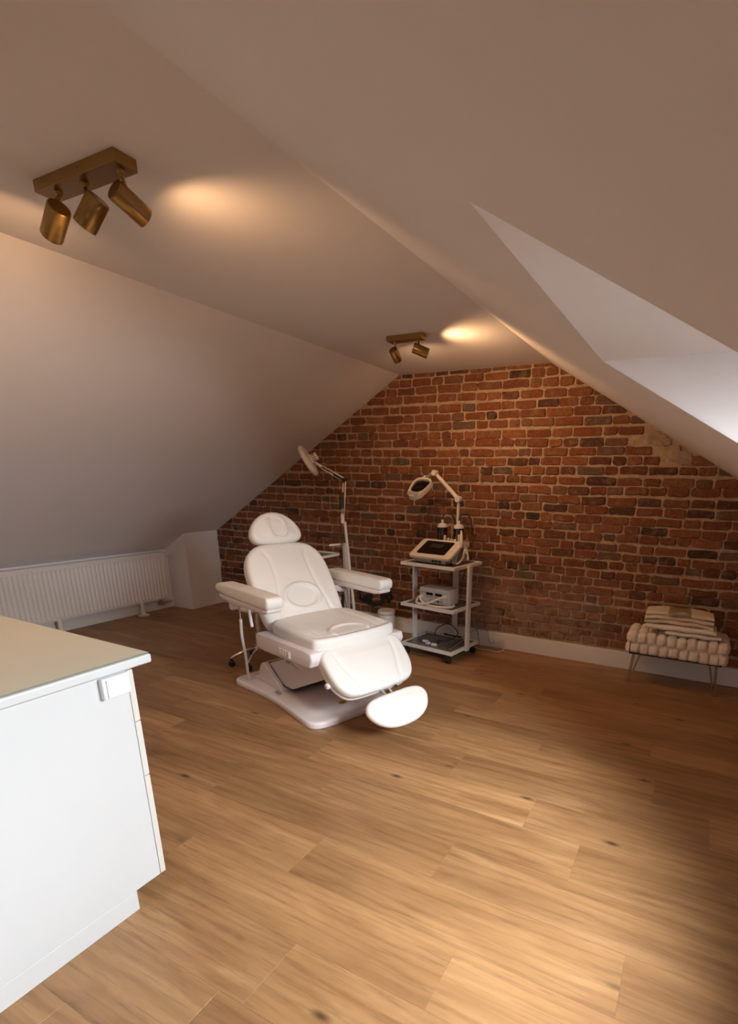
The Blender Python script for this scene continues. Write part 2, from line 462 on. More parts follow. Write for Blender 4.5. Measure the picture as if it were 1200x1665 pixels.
for r in range(nrow):
    z = .15 + CH*(r+.5); x = XP - random.uniform(0, .2)
    ph = random.uniform(0, 6)
    kind = r % 2
    while x < XKR:
        q = random.random()
        if q < .42: L_ = random.uniform(.085, .118)
        elif q < .90: L_ = random.uniform(.155, .215)
        else: L_ = random.uniform(.125, .155)
        h = CH - random.uniform(.010, .017)
        cx, cz = x+L_/2, z + .006*math.sin(cxx) if False else z + .006*math.sin(x*1.7+ph)
        x += L_ + random.uniform(.008, .016)
        # a patch under the roof slope has lost its facing bricks
        if -.46 < cx < -.02 and 1.60 < cz < 1.92 and zr(cx)-cz < .20 and random.random() < .9: continue
        p = [(cx+a, cz+b) for a, b in brick_outline(L_, h)]
        for pl in clip_planes:
            p = clip(p, pl)
            if len(p) < 3: break
        if len(p) < 3: continue
        ar = abs(sum(p[i][0]*p[(i+1)%len(p)][1]-p[(i+1)%len(p)][0]*p[i][1] for i in range(len(p))))/2
        if ar < .0006: continue
        u, v, dz = proj((cx, YB, cz))
        vis = -10 < u < 1210 and 0 < v < 1665
        # hidden behind the treatment chair or the bench
        if 405 < u < 540 and 840 < v < 1000: vis = False
        if 1050 < u < 1160 and 1000 < v < 1070: vis = False
        bricks.append((ar/dz**2 if vis else 0, p, cx, cz, random.uniform(.004, .013)))
bricks.sort(key=lambda t: -t[0])
for k, (a, p, cx, cz, pd) in enumerate(bricks[:300]):
    bm = bmesh.new(); brick_geo(bm, p, cx, cz, pd)
    obj('brick', bm, M['brick'], wall_back, loc=(cx, YB, cz))
bm = bmesh.new(); lay = bm.faces.layers.float.new('tone')
for a, p, cx, cz, pd in bricks[300:]:
    tone = random.random()
    for f in brick_geo(bm, p, cx, cz, pd, local=False): f[lay] = tone
tag(obj('brickwork', bm, M['brick'], wall_back), kind='stuff')
# smooth grey render where the facing bricks are gone
def plaster_patch(pts, seed):
    rnd = random.Random(seed); bm = bmesh.new()
    p = resample(chaikin(pts, 2), 40); p = [(x+rnd.uniform(-.006, .006), z+rnd.uniform(-.006, .006)) for x, z in p]
    cx = sum(q[0] for q in p)/40; cz = sum(q[1] for q in p)/40; rings = []
    for f, d in ((1.0, .002), (.95, -.006), (.75, -.008), (.5, -.010), (.25, -.009)):
        rings.append([bm.verts.new((cx+(x-cx)*f, YB+d+rnd.uniform(-.002, .002)*(f < 1), cz+(z-cz)*f)) for x, z in p])
    for a, b in zip(rings, rings[1:]):
        for i in range(40): bm.faces.new((a[i], a[(i+1)%40], b[(i+1)%40], b[i]))
    bm.faces.new(rings[-1])
    return obj('plaster_patch', bm, M['render'], wall_back, smooth=True)
plaster_patch([(-.43, 1.835), (-.30, 1.785), (-.235, 1.72), (-.30, 1.70), (-.415, 1.715), (-.445, 1.77)], 1)
plaster_patch([(-.255, 1.735), (-.13, 1.665), (-.06, 1.60), (-.10, 1.56), (-.22, 1.585), (-.285, 1.64)], 2)

# ---- plaster shell
TH = .26   # roof build-up (vertical)
bm = B((XL-.02, YF-.1, HC), (XR+.02, YB+.2, HC+TH)); tag(obj('ceiling', bm, M['paint']), kind='structure')
bm = PR([(XL, HC), (XKL-.1, zl(XKL-.1)), (XKL-.1, zl(XKL-.1)+TH), (XL, HC+TH)], 'y', YF-.1, YB+.2)
tag(obj('ceiling_slope_left', bm, M['paint']), kind='structure')
# right slope with two openings, each the mouth of a small flat-topped dormer
WIN = [(.766, 1.829), (-1.65, -.50)]
XO0, XO1 = -.345, .80
TS = .12
def slope_right():
    bm = bmesh.new()
    ys = sorted({YF-.1, YB+.2, *[y for w_ in WIN for y in w_]}); xs = [XR, XO0, XO1, XKR+.1]
    def quad(*ps): bm.faces.new([bm.verts.new(p) for p in ps])
    for off in (0, TS):
        for i in range(3):
            for j in range(len(ys)-1):
                if i == 1 and any(abs(ys[j]-w_[0]) < 1e-6 for w_ in WIN): continue
                a, b, c, d = xs[i], xs[i+1], ys[j], ys[j+1]
                quad((a,c,zr(a)+off), (a,d,zr(a)+off), (b,d,zr(b)+off), (b,c,zr(b)+off))
    def skirt(x0, y0, x1, y1): quad((x0,y0,zr(x0)), (x1,y1,zr(x1)), (x1,y1,zr(x1)+TS), (x0,y0,zr(x0)+TS))
    for y0, y1 in WIN:
        skirt(XO0,y0,XO0,y1); skirt(XO1,y0,XO1,y1); skirt(XO0,y0,XO1,y0); skirt(XO0,y1,XO1,y1)
    for y in (ys[0], ys[-1]): skirt(xs[0],y,xs[-1],y)
    for x in (xs[0], xs[-1]): skirt(x,ys[0],x,ys[-1])
    bmesh.ops.remove_doubles(bm, verts=bm.verts[:], dist=1e-5)
    return bm
tag(obj('ceiling_slope_right', slope_right(), M['paint']), kind='structure')
ZD, ZS = zr(XO0), zr(XO1)
XH = [.46, XO1]                     # where the glazing meets the soffit: leaning in the near dormer, upright in the other
for k, (y0, y1) in enumerate(WIN):
    xa, zb = XH[k], ZS+.05
    # dormer soffit, cheeks and sill wall
    tag(obj('ceiling_dormer', B((XO0, y0-.1, ZD), (xa+.12, y1+.1, ZD+.1)), M['paint']), kind='structure')
    for ya, yb in ((y0-.1, y0+.0006), (y1-.0006, y1+.1)):
        tag(obj('wall_dormer_cheek', PR([(XO0+.004, ZD+.0005), (xa+.12, ZD+.0005), (XO1+.12, zb), (XO1+.12, ZS-.05), (XO1, ZS+.002)], 'y', ya, yb), M['paint']), kind='structure')
    tag(obj('wall_dormer_sill', B((XO1, y0, ZS-.1), (XO1+.1, y1, zb)), M['paint']), kind='structure')
    d = Vector((XO1+.05-xa-.05, 0, zb-ZD)); wl = d.length; tilt = math.atan2(-d.z, d.x); hy = (y1-y0)/2
    o = bpy.data.objects.new('window_%d' % (k+1), None); o.location = (xa+.05, (y0+y1)/2, ZD); o.rotation_euler = (0, tilt, 0); link(o); tag(o, kind='structure')
    def ring(x0, x1, hy, wd, z0, z1):
        bm = bmesh.new()
        box(bm, (x0, -hy, z0), (x1, -hy+wd, z1), .003); box(bm, (x0, hy-wd, z0), (x1, hy, z1), .003)
        box(bm, (x0, -hy+wd, z0), (x0+wd, hy-wd, z1), .003); box(bm, (x1-wd, -hy+wd, z0), (x1, hy-wd, z1), .003); return bm
    obj('window_frame', ring(.0, wl, hy, .035, -.03, .05), M['trim'], o)
    sa = obj('sash', ring(.03, wl-.03, hy-.03, .04, -.02, .03), M['trim'], o)
    obj('pane', B((.068, -hy+.068, .0), (wl-.068, hy-.068, .004)), M['pane'], sa)
    ld = bpy.data.lights.new('window_portal', 'AREA'); ld.shape = 'RECTANGLE'; ld.size = wl; ld.size_y = 2*hy
    ld.cycles.is_portal = True
    lo = bpy.data.objects.new('window_portal', ld); lo.location = (wl/2, 0, .08); link(lo, o)
bm = B((XKL-.1, YF, -.06), (XKL, YB+.2, zl(XKL)+.04)); tag(obj('wall_left', bm, M['paint']), kind='structure')
bm = B((XKR, YF, -.06), (XKR+.1, YB+.2, zr(XKR)+.04)); tag(obj('wall_right', bm, M['paint']), kind='structure')
bm = bmesh.new(); prism(bm, poly, 'y', YF-.1, YF); tag(obj('wall_front', bm, M['paint']), kind='structure')
bm = PR([(XKL, 0), (XP, 0), (XP, zl(XP)+.03), (XKL, zl(XKL)+.03)], 'y', YP, YB+.02); tag(obj('wall_boxed_corner', bm, M['paint']), kind='structure')
# ---- baseboards
BH = .142
bm = B((XP, YB-.02, 0), (XKR, YB, BH), .003); tag(obj('baseboard_back', bm, M['trim']), kind='structure')
bm = B((XKL, YF, 0), (XKL+.016, YP, .115), .003); tag(obj('baseboard_left', bm, M['trim']), kind='structure')

# ================================================================= RADIATOR
def radiator():
    y0, y1 = 1.30, 3.665; x0, x1 = -5.25, -5.165; z0, z1 = .135, .642
    r = thing('radiator', 'long white ribbed panel radiator under the left roof slope', 'radiator', ((x0+x1)/2, (y0+y1)/2, 0))
    ox, oy = r.location.x, r.location.y
    lx = x1-ox; ly0, ly1 = y0-oy, y1-oy
    bm = bmesh.new(); pitch = .0385; n = int((ly1-ly0-.05)/pitch); st = (ly1-ly0-.05)/n
    # pressed front panel: flat rim, rounded flutes between
    zs = [z0+.022, z0+.036, z1-.058, z1-.044]
    cols = []
    for i in range(n*6+1):
        y = ly0+.025+st*i/6; ph = (i % 6)/6
        d = -.012*math.exp(-((ph-.5)/.16)**2)
        cols.append([bm.verts.new((lx + (d if k in (1,2) else 0), y, z)) for k, z in enumerate(zs)])
    for a, b in zip(cols, cols[1:]):
        for k in range(3): bm.faces.new((a[k], b[k], b[k+1], a[k+1]))
    for lo, hi in (((lx-.01, ly0, z0), (lx+.0005, ly1, zs[0])), ((lx-.01, ly0, zs[3]), (lx+.0005, ly1, z1-.012)),
                   ((lx-.01, ly0, zs[0]), (lx+.0005, ly0+.025, zs[3])), ((lx-.01, ly1-.025, zs[0]), (lx+.0005, ly1, zs[3]))):
        box(bm, lo, hi)
    obj('front_panel', bm, M['radi'], r, smooth=True, auto=35)
    bm = B((x0-ox, ly0, z0), (x0-ox+.014, ly1, z1-.012)); obj('rear_panel', bm, M['radi'], r)
    for y in (ly0-.002, ly1-.001):
        obj('side_cover', B((x0-ox, y, z0+.004), (lx+.002, y+.003, z1), .001), M['radi'], r)
    bm = bmesh.new(); box(bm, (x0-ox, ly0, z1-.012), (x0-ox+.02, ly1, z1)); box(bm, (lx-.012, ly0, z1-.012), (lx+.002, ly1, z1), .002)
    y = ly0+.01
    while y < ly1-.01:
        box(bm, (x0-ox+.018, y, z1-.010), (lx-.010, y+.006, z1-.002)); y += .018
    obj('top_grille', bm, M['radi'], r)
    for y in (3.335-oy, 2.52-oy):
        f = obj('foot', L([(.0, 0), (.055, 0), (.055, .008), (.03, .016), (.024, .03), (.022, z0+.03), (0, z0+.03)], 20, (lx-.005, y, 0)), M['radi'], r, smooth=True, auto=40)
    bm = L([(0, 0), (.014, 0), (.014, .03), (.02, .032), (.02, .06), (.016, .07), (0, .07)], 16, (lx-.02, ly1, z1-.03), (0, 1, 0))
    obj('bleed_valve', bm, M['trim'], r, smooth=True, auto=40)
    bm = T([(lx-.03, ly1-.10, z0+.01), (lx-.03, ly1-.10, .085), (lx-.03, ly1+.03, .085)], .010, 10)
    lathe(bm, [(0, 0), (.02, 0), (.02, .06), (.014, .065), (0, .065)], 14, (lx-.03, ly1-.13, .085), (0, 1, 0))
    obj('supply_valve', bm, M['steel'], r, smooth=True, auto=40)
radiator()

# ================================================================= CABINET, WORKTOP, GLASS, SWITCH
CXR = -1.54
def cabinet():
    x0 = -3.05
    r = thing('drawer_cabinet', 'white base cabinet with drawers and recessed plinth under the worktop', 'cabinet', (-2.3, .55, 0))
    def P(lo, hi): return tuple(a-b for a, b in zip(lo, r.location)), tuple(a-b for a, b in zip(hi, r.location))
    def part(n, lo, hi, mt, bev=.0012, par=r):
        return obj(n, B(*P(lo, hi), bev, 1), mt, par)
    part('side_panel', (CXR-.018, .20, .0785), (CXR, .9065, .8595), M['cab'])
    part('side_panel', (x0, .20, .0785), (x0+.018, .9045, .8595), M['cab'])
    part('bottom_panel', (x0+.018, .20, .079), (CXR-.018, .90, .097), M['cab'])
    part('back_panel', (x0+.018, .205, .097), (CXR-.018, .213, .859), M['cab'])
    pl = part('plinth', (x0, .22, 0), (CXR-.001, .8145, .0765), M['cab'])
    part('plinth_cap', (CXR-.012, .8147, 0), (CXR-.0015, .8165, .0760), M['cabedge'], 0, pl)
    for z0, z1 in ((.0785, .4755), (.4785, .6765), (.6795, .8570)):
        dr = part('drawer', (x0+.002, .908, z0), (CXR-.001, .9265, z1), M['cab'])
        part('edge_band', (CXR-.0012, .9082, z0+.001), (CXR-.0002, .9268, z1-.001), M['cabedge'], 0, dr)
        part('drawer_box', (x0+.05, .25, z0+.03), (CXR-.05, .907, z1-.04), M['cab'], .001, dr)
cabinet()
bm = B((-3.12, .15, .8605), (CXR+.004, .9945, .8905), .006, 3)
tag(obj('worktop', bm, M['cab']), 'white worktop with rounded edge lying on the drawer cabinet', 'worktop')
bm = B((-3.10, .17, .8907), (CXR-.004, .990, .8955), .0008, 1)
for f in bm.faces: f.material_index = 0 if f.normal.z > .9 else 1
tag(obj('glass_sheet', bm, [M['topglass'], M['glassedge']]), 'satin beige glass sheet covering the white worktop', 'glass')
sw = thing('light_switch', 'square white push switch fixed high on the cabinet side', 'switch', (CXR, .861, .823))
def swp(n, y0, y1, z0, z1, x0, x1, bv): return obj(n, B((x0, y0, z0), (x1, y1, z1), bv, 3), M['swp'], sw)
M['swp'] = plain('cool white switch plastic', (.74, .75, .80), .3)
swp('housing', -.043, .043, -.0315, .0365, 0, .021, .005)
swp('rocker', -.0325, .038, -.0265, .0325, .019, .026, .003)

# ================================================================= CEILING SPOTS
def spot_fixture(label, plate, heads, watts, cone=158):
    x0, x1, y0, y1, rz = plate
    cx, cy = (x0+x1)/2, (y0+y1)/2
    r = thing('ceiling_spotlight', label, 'ceiling lamp', (cx, cy, HC))
    hl, hw = (x1-x0)/2, (y1-y0)/2
    obj('mounting_plate', B((-hl, -hw, -.032), (hl, hw, 0), .0015, 2), M['brass'], r)
    for k in (-.3, .15):
        obj('plate_screw', L([(0,0),(.003,0),(.003,.002),(0,.003)], 10, (k*hl, -hw, -.014), (0,-1,0)), M['brass'], r)
    for mnt, cap, end, rad in heads:
        mnt, cap, end = [Vector(v)-r.location for v in (mnt, cap, end)]
        ax = (end-cap).normalized(); ln = (end-cap).length; mid = (cap*.72+end*.28)
        rd = frame_of(ax)
        # stem meets the barrel's upper side
        upv = Vector((0,0,1)) - ax*ax.z; upv.normalize()
        joint = mid + upv*rad*.96
        h = obj('spot_head', L([(0, 0), (rad*.93, 0), (rad, .004), (rad, ln-.002), (rad*.985, ln), (rad*.93, ln-.001), (rad*.92, ln*.35), (0, ln*.35)], 40, cap, ax), M['brass'], r, smooth=True, auto=35)
        obj('bulb', L([(0, 0), (rad*.82, 0), (rad*.85, .002), (0, .003)], 24, cap+ax*ln*.62, ax), M['bulb'], h, smooth=True, auto=30)
        bm = T(smoothpath([mnt, mnt+Vector((0,0,-.012)), (mnt+joint)/2 + Vector((0,0,-.003)), joint], 4), .0055, 10)
        lathe(bm, [(0,0),(.011,0),(.011,.006),(.007,.012),(0,.012)], 14, mnt, (0,0,-1))
        obj('stem', bm, M['brass'], r, smooth=True, auto=40)
        ld = bpy.data.lights.new('spot_beam', 'SPOT'); ld.energy = watts; ld.color = (1.0, .56, .26); ld.spot_size = math.radians(cone); ld.spot_blend = 1.0; ld.shadow_soft_size = .02
        lo = bpy.data.objects.new('spot_beam', ld); lo.location = cap + ax*(ln+.004); lo.rotation_euler = (-ax).to_track_quat('Z', 'Y').to_euler(); link(lo, r)
M['bulb'] = emit('warm lamp lens', (1.0, .72, .42), 6.0)
spot_fixture('long brass ceiling fixture with three tube spots, nearest the camera', (-1.985, -1.590, 1.142, 1.212, 0), [
    ((-1.913, 1.172, 2.275), (-1.885, 1.150, 2.222), (-1.969, 1.162, 2.166), .0315),
    ((-1.785, 1.176, 2.275), (-1.735, 1.178, 2.228), (-1.795, 1.162, 2.163), .0315),
    ((-1.618, 1.178, 2.275), (-1.625, 1.154, 2.222), (-1.618, 1.240, 2.183), .0300)], LAMP1_W)
spot_fixture('short brass ceiling fixture with two tube spots, close to the brick wall', (-1.935, -1.685, 3.098, 3.166, 0), [
    ((-1.890, 3.128, 2.275), (-1.888, 3.098, 2.226), (-1.885, 3.160, 2.176), .028),
    ((-1.728, 3.140, 2.275), (-1.735, 3.088, 2.224), (-1.655, 3.136, 2.192), .030)], LAMP2_W)

# ================================================================= TREATMENT CHAIR
CHAIR_O, CHAIR_A = Vector((-2.27, 2.58, 0)), math.radians(-17.3)
def chair():
    r = thing('treatment_chair', 'large white upholstered reclining treatment chair on a flat base', 'chair', CHAIR_O, CHAIR_A)
    Ll, Sh = M['leather'], M['shell']
    # --- base plate (waisted sides)
    half = [(.545, 0), (.54, -.16), (.525, -.27), (.47, -.315), (.32, -.300), (.05, -.275), (-.15, -.275), (-.36, -.295), (-.49, -.310), (-.535, -.28), (-.55, -.15), (-.55, 0)]
    out = half + [(x, -y) for x, y in half[-2:0:-1]]
    def hb(s, t, rr):
        lip = sstep(.10, .28, rr)
        return .010*lip
    base = obj('base', CU(chaikin(out, 2), .042, .018, (0, 0, .042), (1,0,0), (0,1,0), hb, nr=24, N=112, er_b=.006), Sh, r, smooth=True)
    obj('badge', L([(0, 0), (.026, 0), (.026, .002), (.022, .003), (.020, .0022), (.014, .0022), (.012, .003), (0, .003)], 28, (.387, 0, .0515)), M['gold'], base, smooth=True, auto=40)
    tubepts = [(-.0875, -.279, .020), (-.088, -.262, .046), (-.075, -.215, .053), (-.058, -.17, .056)]
    obj('seam_strip', T(tubepts, .0035, 8), M['cabedge'], base, smooth=True)
    # --- column housing and lift arm cover
    def taper(bm, lo, hi, f, bev):
        vs = box(bm, lo, hi)
        cx_, cy_ = (lo[0]+hi[0])/2, (lo[1]+hi[1])/2
        return vs
    prof = [(-.47, .05), (-.35, .09), (-.315, .175), (-.285, .198), (-.235, .20), (-.205, .170), (-.075, .092), (-.03, .05)]
    hs = obj('column_housing', PR(prof, 'y', -.20, .20, .012, 3), Sh, r, smooth=True, auto=50)
    arm = [(-.245, .197), (-.085, .092), (-.05, .078), (.05, .083), (.50, .300), (.52, .40), (.30, .43), (.10, .335)]
    obj('lift_arm_cover', PR(arm, 'y', -.165, .165, .008, 2), Sh, r, smooth=True, auto=50)
    obj('dark_gasket', PR([(-.250, .200), (-.085, .089), (-.05, .0755), (.06, .081), (.06, .086), (-.04, .082), (-.08, .098), (-.242, .204)], 'y', -.1675, .1675), M['black'], hs)
    obj('floor_latch', B((-.055, -.235, .052), (-.005, -.215, .060), .003), M['steel'], base)
    # --- seat frame shell
    fr = obj('seat_frame', PR([(-.045, .415), (-.035, .402), (.05, .398), (.52, .415), (.575, .425), (.600, .47), (.590, .512), (.54, .515), (-.02, .507), (-.045, .49)], 'y', -.345, .345, .012, 3), Sh, r, smooth=True, auto=50)
    pn = obj('control_panel', B((.252, -.3485, .430), (.377, -.344, .474), .002), M['shell'], fr)
    for k in range(4):
        x = .268+k*.031
        bm = B((x-.009, -.353, .432), (x+.009, -.347, .462), .003); box(bm, (x-.006, -.352, .466), (x+.006, -.348, .472))
        obj('rocker_button', bm, M['swp'], fr)
    bm = T([(.36, -.335, .395), (.40, -.335, .385), (.43, -.335, .38)], .007, 8); box(bm, (.30, -.335, .385), (.34, -.32, .40)); obj('hinge_bracket', bm, M['steel'], fr)
    # --- seat cushion
    so = chaikin([(-.295, .30), (.295, .30), (.300, .10), (.300, -.17), (.292, -.285), (-.292, -.285), (-.300, -.17), (-.300, .10)], 3)
    def hseat(s, t, rr):
        e = sstep(0, .25, rr); h = -.010*sstep(.15, .9, rr)
        h -= .030*sstep(-.02, -.30, t)*(1-.3*e)                       # slopes to the front
        d = math.hypot(s/.125, (t+.180)/.100)
        h += .015*gauss(d-1, .12)*e                                    # raised ring
        h += .004*sstep(1.0, .8, d)
        for sx in (-1, 1): h -= .008*gauss(s-sx*(.205-.10*(t+.05)**2), .010)*e
        return h
    obj('seat', CU(so, .085, .026, (.315, 0, .582), (0,1,0), (-1,0,0.02), hseat, nr=44, N=128), Ll, r, smooth=True)
    # --- backrest
    Tb = Vector((-.314, 0, .472)).normalized(); O = Vector((.062, 0, .552))
    half = [(0, -.02), (.20, -.02), (.275, -.01), (.292, .05), (.298, .20), (.300, .34), (.290, .43), (.262, .50), (.212, .548), (.15, .570), (0, .574)]
    bo = chaikin(half + [(-x, y) for x, y in half[-2:0:-1]], 2)
    def hback(s, t, rr):
        e = sstep(0, .2, rr); h = .010*sstep(0, .5, rr)
        d = math.hypot(s/.128, (t-.165)/.088)
        h += .015*gauss(d-1, .12)*e - .004*sstep(1.0, .7, d)
        for sx in (-1, 1):
            xs = .132 + .055*sstep(.36, .0, t) + .05*sstep(.44, .57, t)
            h -= .012*gauss(s-sx*xs, .011)*e
        return h
    bk = obj('backrest', CU(bo, .105, .034, O, (0,1,0), Tb, hback, nr=48, N=140), Ll, r, smooth=True)
    Nb = Vector((0,1,0)).cross(Tb)
    bo2 = [(x*.9, .03+(y-.03)*.93) for x, y in bo]
    obj('back_shell', CU(bo2, .03, .012, O-Nb*.103, (0,1,0), Tb, nr=4, N=80), Sh, bk, smooth=True)
    # --- headrest
    Th = Vector((-.085, 0, .212)).normalized(); Oh = Vector((-.258, 0, 1.020))
    half = [(0, 0), (.12, .002), (.172, .018), (.190, .06), (.178, .11), (.140, .165), (.085, .205), (.03, .220), (0, .222)]
    ho = chaikin(half + [(-x, y) for x, y in half[-2:0:-1]], 2)
    def hhead(s, t, rr):
        e = sstep(0, .2, rr); h = .012*sstep(0, .6, rr)
        px = (abs(s)/.060)**2.6 + (abs(t-.115)/.078)**2.6
        d = px**(1/2.6)
        return h + .011*gauss(d-1, .16)*e - .004*sstep(1, .7, d)
    obj('headrest', CU(ho, .085, .032, Oh, (0,1,0), Th, hhead, nr=40, N=112), Ll, r, smooth=True)
    bm = bmesh.new()
    for y in (-.05, .05): tube(bm, [Oh - Vector((.05,0,.10)) + Vector((0,y,0)), Oh + Vector((-.075, y, .10))], .008, 10)
    obj('headrest_post', bm, M['chrome'], r, smooth=True)
    # --- leg rest
    Tl = Vector((-.71, 0, .70)).normalized(); Ol = Vector((.700, 0, .410))
    half = [(0, .158), (.22, .158), (.275, .150), (.293, .10), (.293, -.01), (.278, -.085), (.235, -.145), (.17, -.165), (0, -.168)]
    lo_ = chaikin(half + [(-x, y) for x, y in half[-2:0:-1]], 2)
    def hleg(s, t, rr):
        e = sstep(0, .2, rr); h = .008*sstep(0, .5, rr)
        for sx in (-1, 1): h -= .009*gauss(s-sx*(.205-.06*sstep(.1, -.16, t)), .012)*e
        return h
    lg = obj('leg_rest', CU(lo_, .068, .024, Ol, (0,1,0), Tl, hleg, nr=32, N=128), Ll, r, smooth=True)
    Nl = Vector((0,1,0)).cross(Tl)
    obj('leg_rest_shell', CU([(x*.985, y*.985) for x, y in lo_], .026, .010, Ol-Nl*.066, (0,1,0), Tl, nr=4, N=96), Sh, lg, smooth=True)
    bm = bmesh.new()
    lathe(bm, [(0,0),(.018,0),(.018,.02),(.012,.026),(0,.026)], 16, Ol+Vector((0,-.278,0))+Tl*(-.03)-Nl*.08, (0,-1,0)); obj('hinge_knob', bm, M['shell'], lg, smooth=True, auto=40)
    # --- foot support, bracket
    Tf = Tl; Of = Vector((.962, 0, .222)); Sf = Vector((.10, 1, .03)).normalized()
    half = [(0, .098), (.12, .098), (.19, .085), (.225, .045), (.218, -.005), (.175, -.062), (.10, -.100), (0, -.110)]
    fo = chaikin(half + [(-x, y) for x, y in half[-2:0:-1]], 2)
    ft = obj('foot_rest', CU(fo, .05, .022, Of, (0,1,0), Tf, lambda s, t, rr: .008*sstep(0, .6, rr), nr=14, N=96), Ll, r, smooth=True)
    bm = bmesh.new()
    p0 = Ol - Nl*.075 - Tl*.10; p1 = Of - Nl*.045 + Tl*.02
    tube(bm, [p0, p1], .009, 12); tube(bm, [p0+Vector((0,.05,0)), p1+Vector((0,.05,0))], .009, 12)
    obj('foot_rest_rod', bm, M['chrome'], r, smooth=True)
    q = Ol - Tl*.165 - Nl*.055
    bm = B((-.012, -.028, -.016), (.012, .028, .016), .003); bm.transform(Matrix.Translation(q + Vector((0,.03,0))) @ Matrix.Rotation(math.radians(45), 4, 'Y'))
    obj('clamp_block', bm, M['steel'], r)
    obj('clamp_knob', L([(0,0),(.010,0),(.010,.012),(0,.012)], 12, q + Vector((.01,.105,.008)), (.7,0,-.7)), M['black'], r, smooth=True, auto=40)
    # --- arm rests
    for sy in (-1, 1):
        a = []
        for x, z in [(-.30, .775), (-.29, .735), (.30, .728), (.365, .735), (.370, .80), (.33, .812), (-.22, .808), (-.285, .80)]: a.append((x, z))
        ao = chaikin(a, 1)
        y0, y1 = (-.462, -.355) if sy < 0 else (.355, .462)
        bm = PR(ao, 'y', y0, y1, .016, 3)
        ar = obj('armrest', bm, Ll, r, smooth=True, auto=60)
        bm = PR([(-.28, .734), (-.24, .705), (-.10, .695), (.28, .700), (.345, .712), (.355, .735)], 'y', y0+.006, y1-.006, .010, 3)
        obj('armrest_shell', bm, Sh, ar, smooth=True, auto=60)
        bm = L([(0,0),(.024,0),(.028,.006),(.028,.05),(.022,.058),(0,.058)], 20, (-.155, sy*.435, .668), (0, -sy, 0)); obj('armrest_pivot', bm, Sh, ar, smooth=True, auto=40)
        bm = B((-.17, min(sy*.28, sy*.40), .655), (-.13, max(sy*.28, sy*.40), .70), .006); obj('armrest_bracket', bm, Sh, ar)
    # --- hanging lever and cable from the near arm to the base
    bm = T([(-.068, -.362, .700), (-.060, -.360, .620), (-.050, -.357, .540)], .010, 10); obj('release_lever', bm, Sh, r, smooth=True, auto=40)
    pts = smoothpath([(-.10, -.40, .70), (-.12, -.395, .62), (-.14, -.385, .57)], 4); c = obj('hand_control_cable', T(pts, .0035, 8), M['cable'], r, smooth=True)
    pts = smoothpath([(-.14, -.385, .575), (-.20, -.36, .44), (-.26, -.32, .28), (-.33, -.285, .14), (-.36, -.265, .085), (-.39, -.25, .056), (-.42, -.23, .055)], 5)
    obj('cable_sleeve', T(pts, .0095, 10), M['cable'], c, smooth=True)
chair()

# ================================================================= STOOL BEHIND THE CHAIR
def stool():
    r = thing('rolling_stool', 'chrome five-star stool on black castors tucked behind the chair', 'stool', (-3.03, 2.875, 0))
    C2 = [Vector((-3.149, 2.691, 0)), Vector((-2.944, 2.666, 0))]
    dirs = [(c - r.location) for c in C2]; a1 = math.atan2(dirs[1].y, dirs[1].x)
    angs = [math.atan2(dirs[0].y, dirs[0].x), a1, a1+1.30, a1+2.55, a1+3.85]
    for a in angs:
        d = Vector((math.cos(a), math.sin(a), 0)); R_ = .222
        lg = obj('leg', T(smoothpath([d*.02+Vector((0,0,.125)), d*.10+Vector((0,0,.115)), d*(R_-.02)+Vector((0,0,.078)), d*R_+Vector((0,0,.066))], 5), [.013]*10+[.010]*6, 10), M['chrome'], r, smooth=True)
        n = Vector((-d.y, d.x, 0))
        bm = bmesh.new()
        for s in (-1, 1): lathe(bm, [(0,0),(.020,0),(.024,.003),(.024,.013),(.020,.016),(0,.016)], 18, d*R_+Vector((0,0,.024))+n*(.004*s), n*s)
        box(bm, tuple(d*R_+Vector((-.008,-.008,.03))), tuple(d*R_+Vector((.008,.008,.064))), .003)
        obj('castor', bm, M['black'], lg, smooth=True, auto=40)
    obj('gas_column', L([(0,.10),(.028,.10),(.028,.25),(.016,.252),(.016,.44),(0,.44)], 20), M['chrome'], r, smooth=True, auto=40)
    obj('seat', L([(0,.44),(.12,.44),(.135,.452),(.138,.475),(.13,.495),(.10,.505),(0,.507)], 36), M['leather'], r, smooth=True, auto=60)
stool()

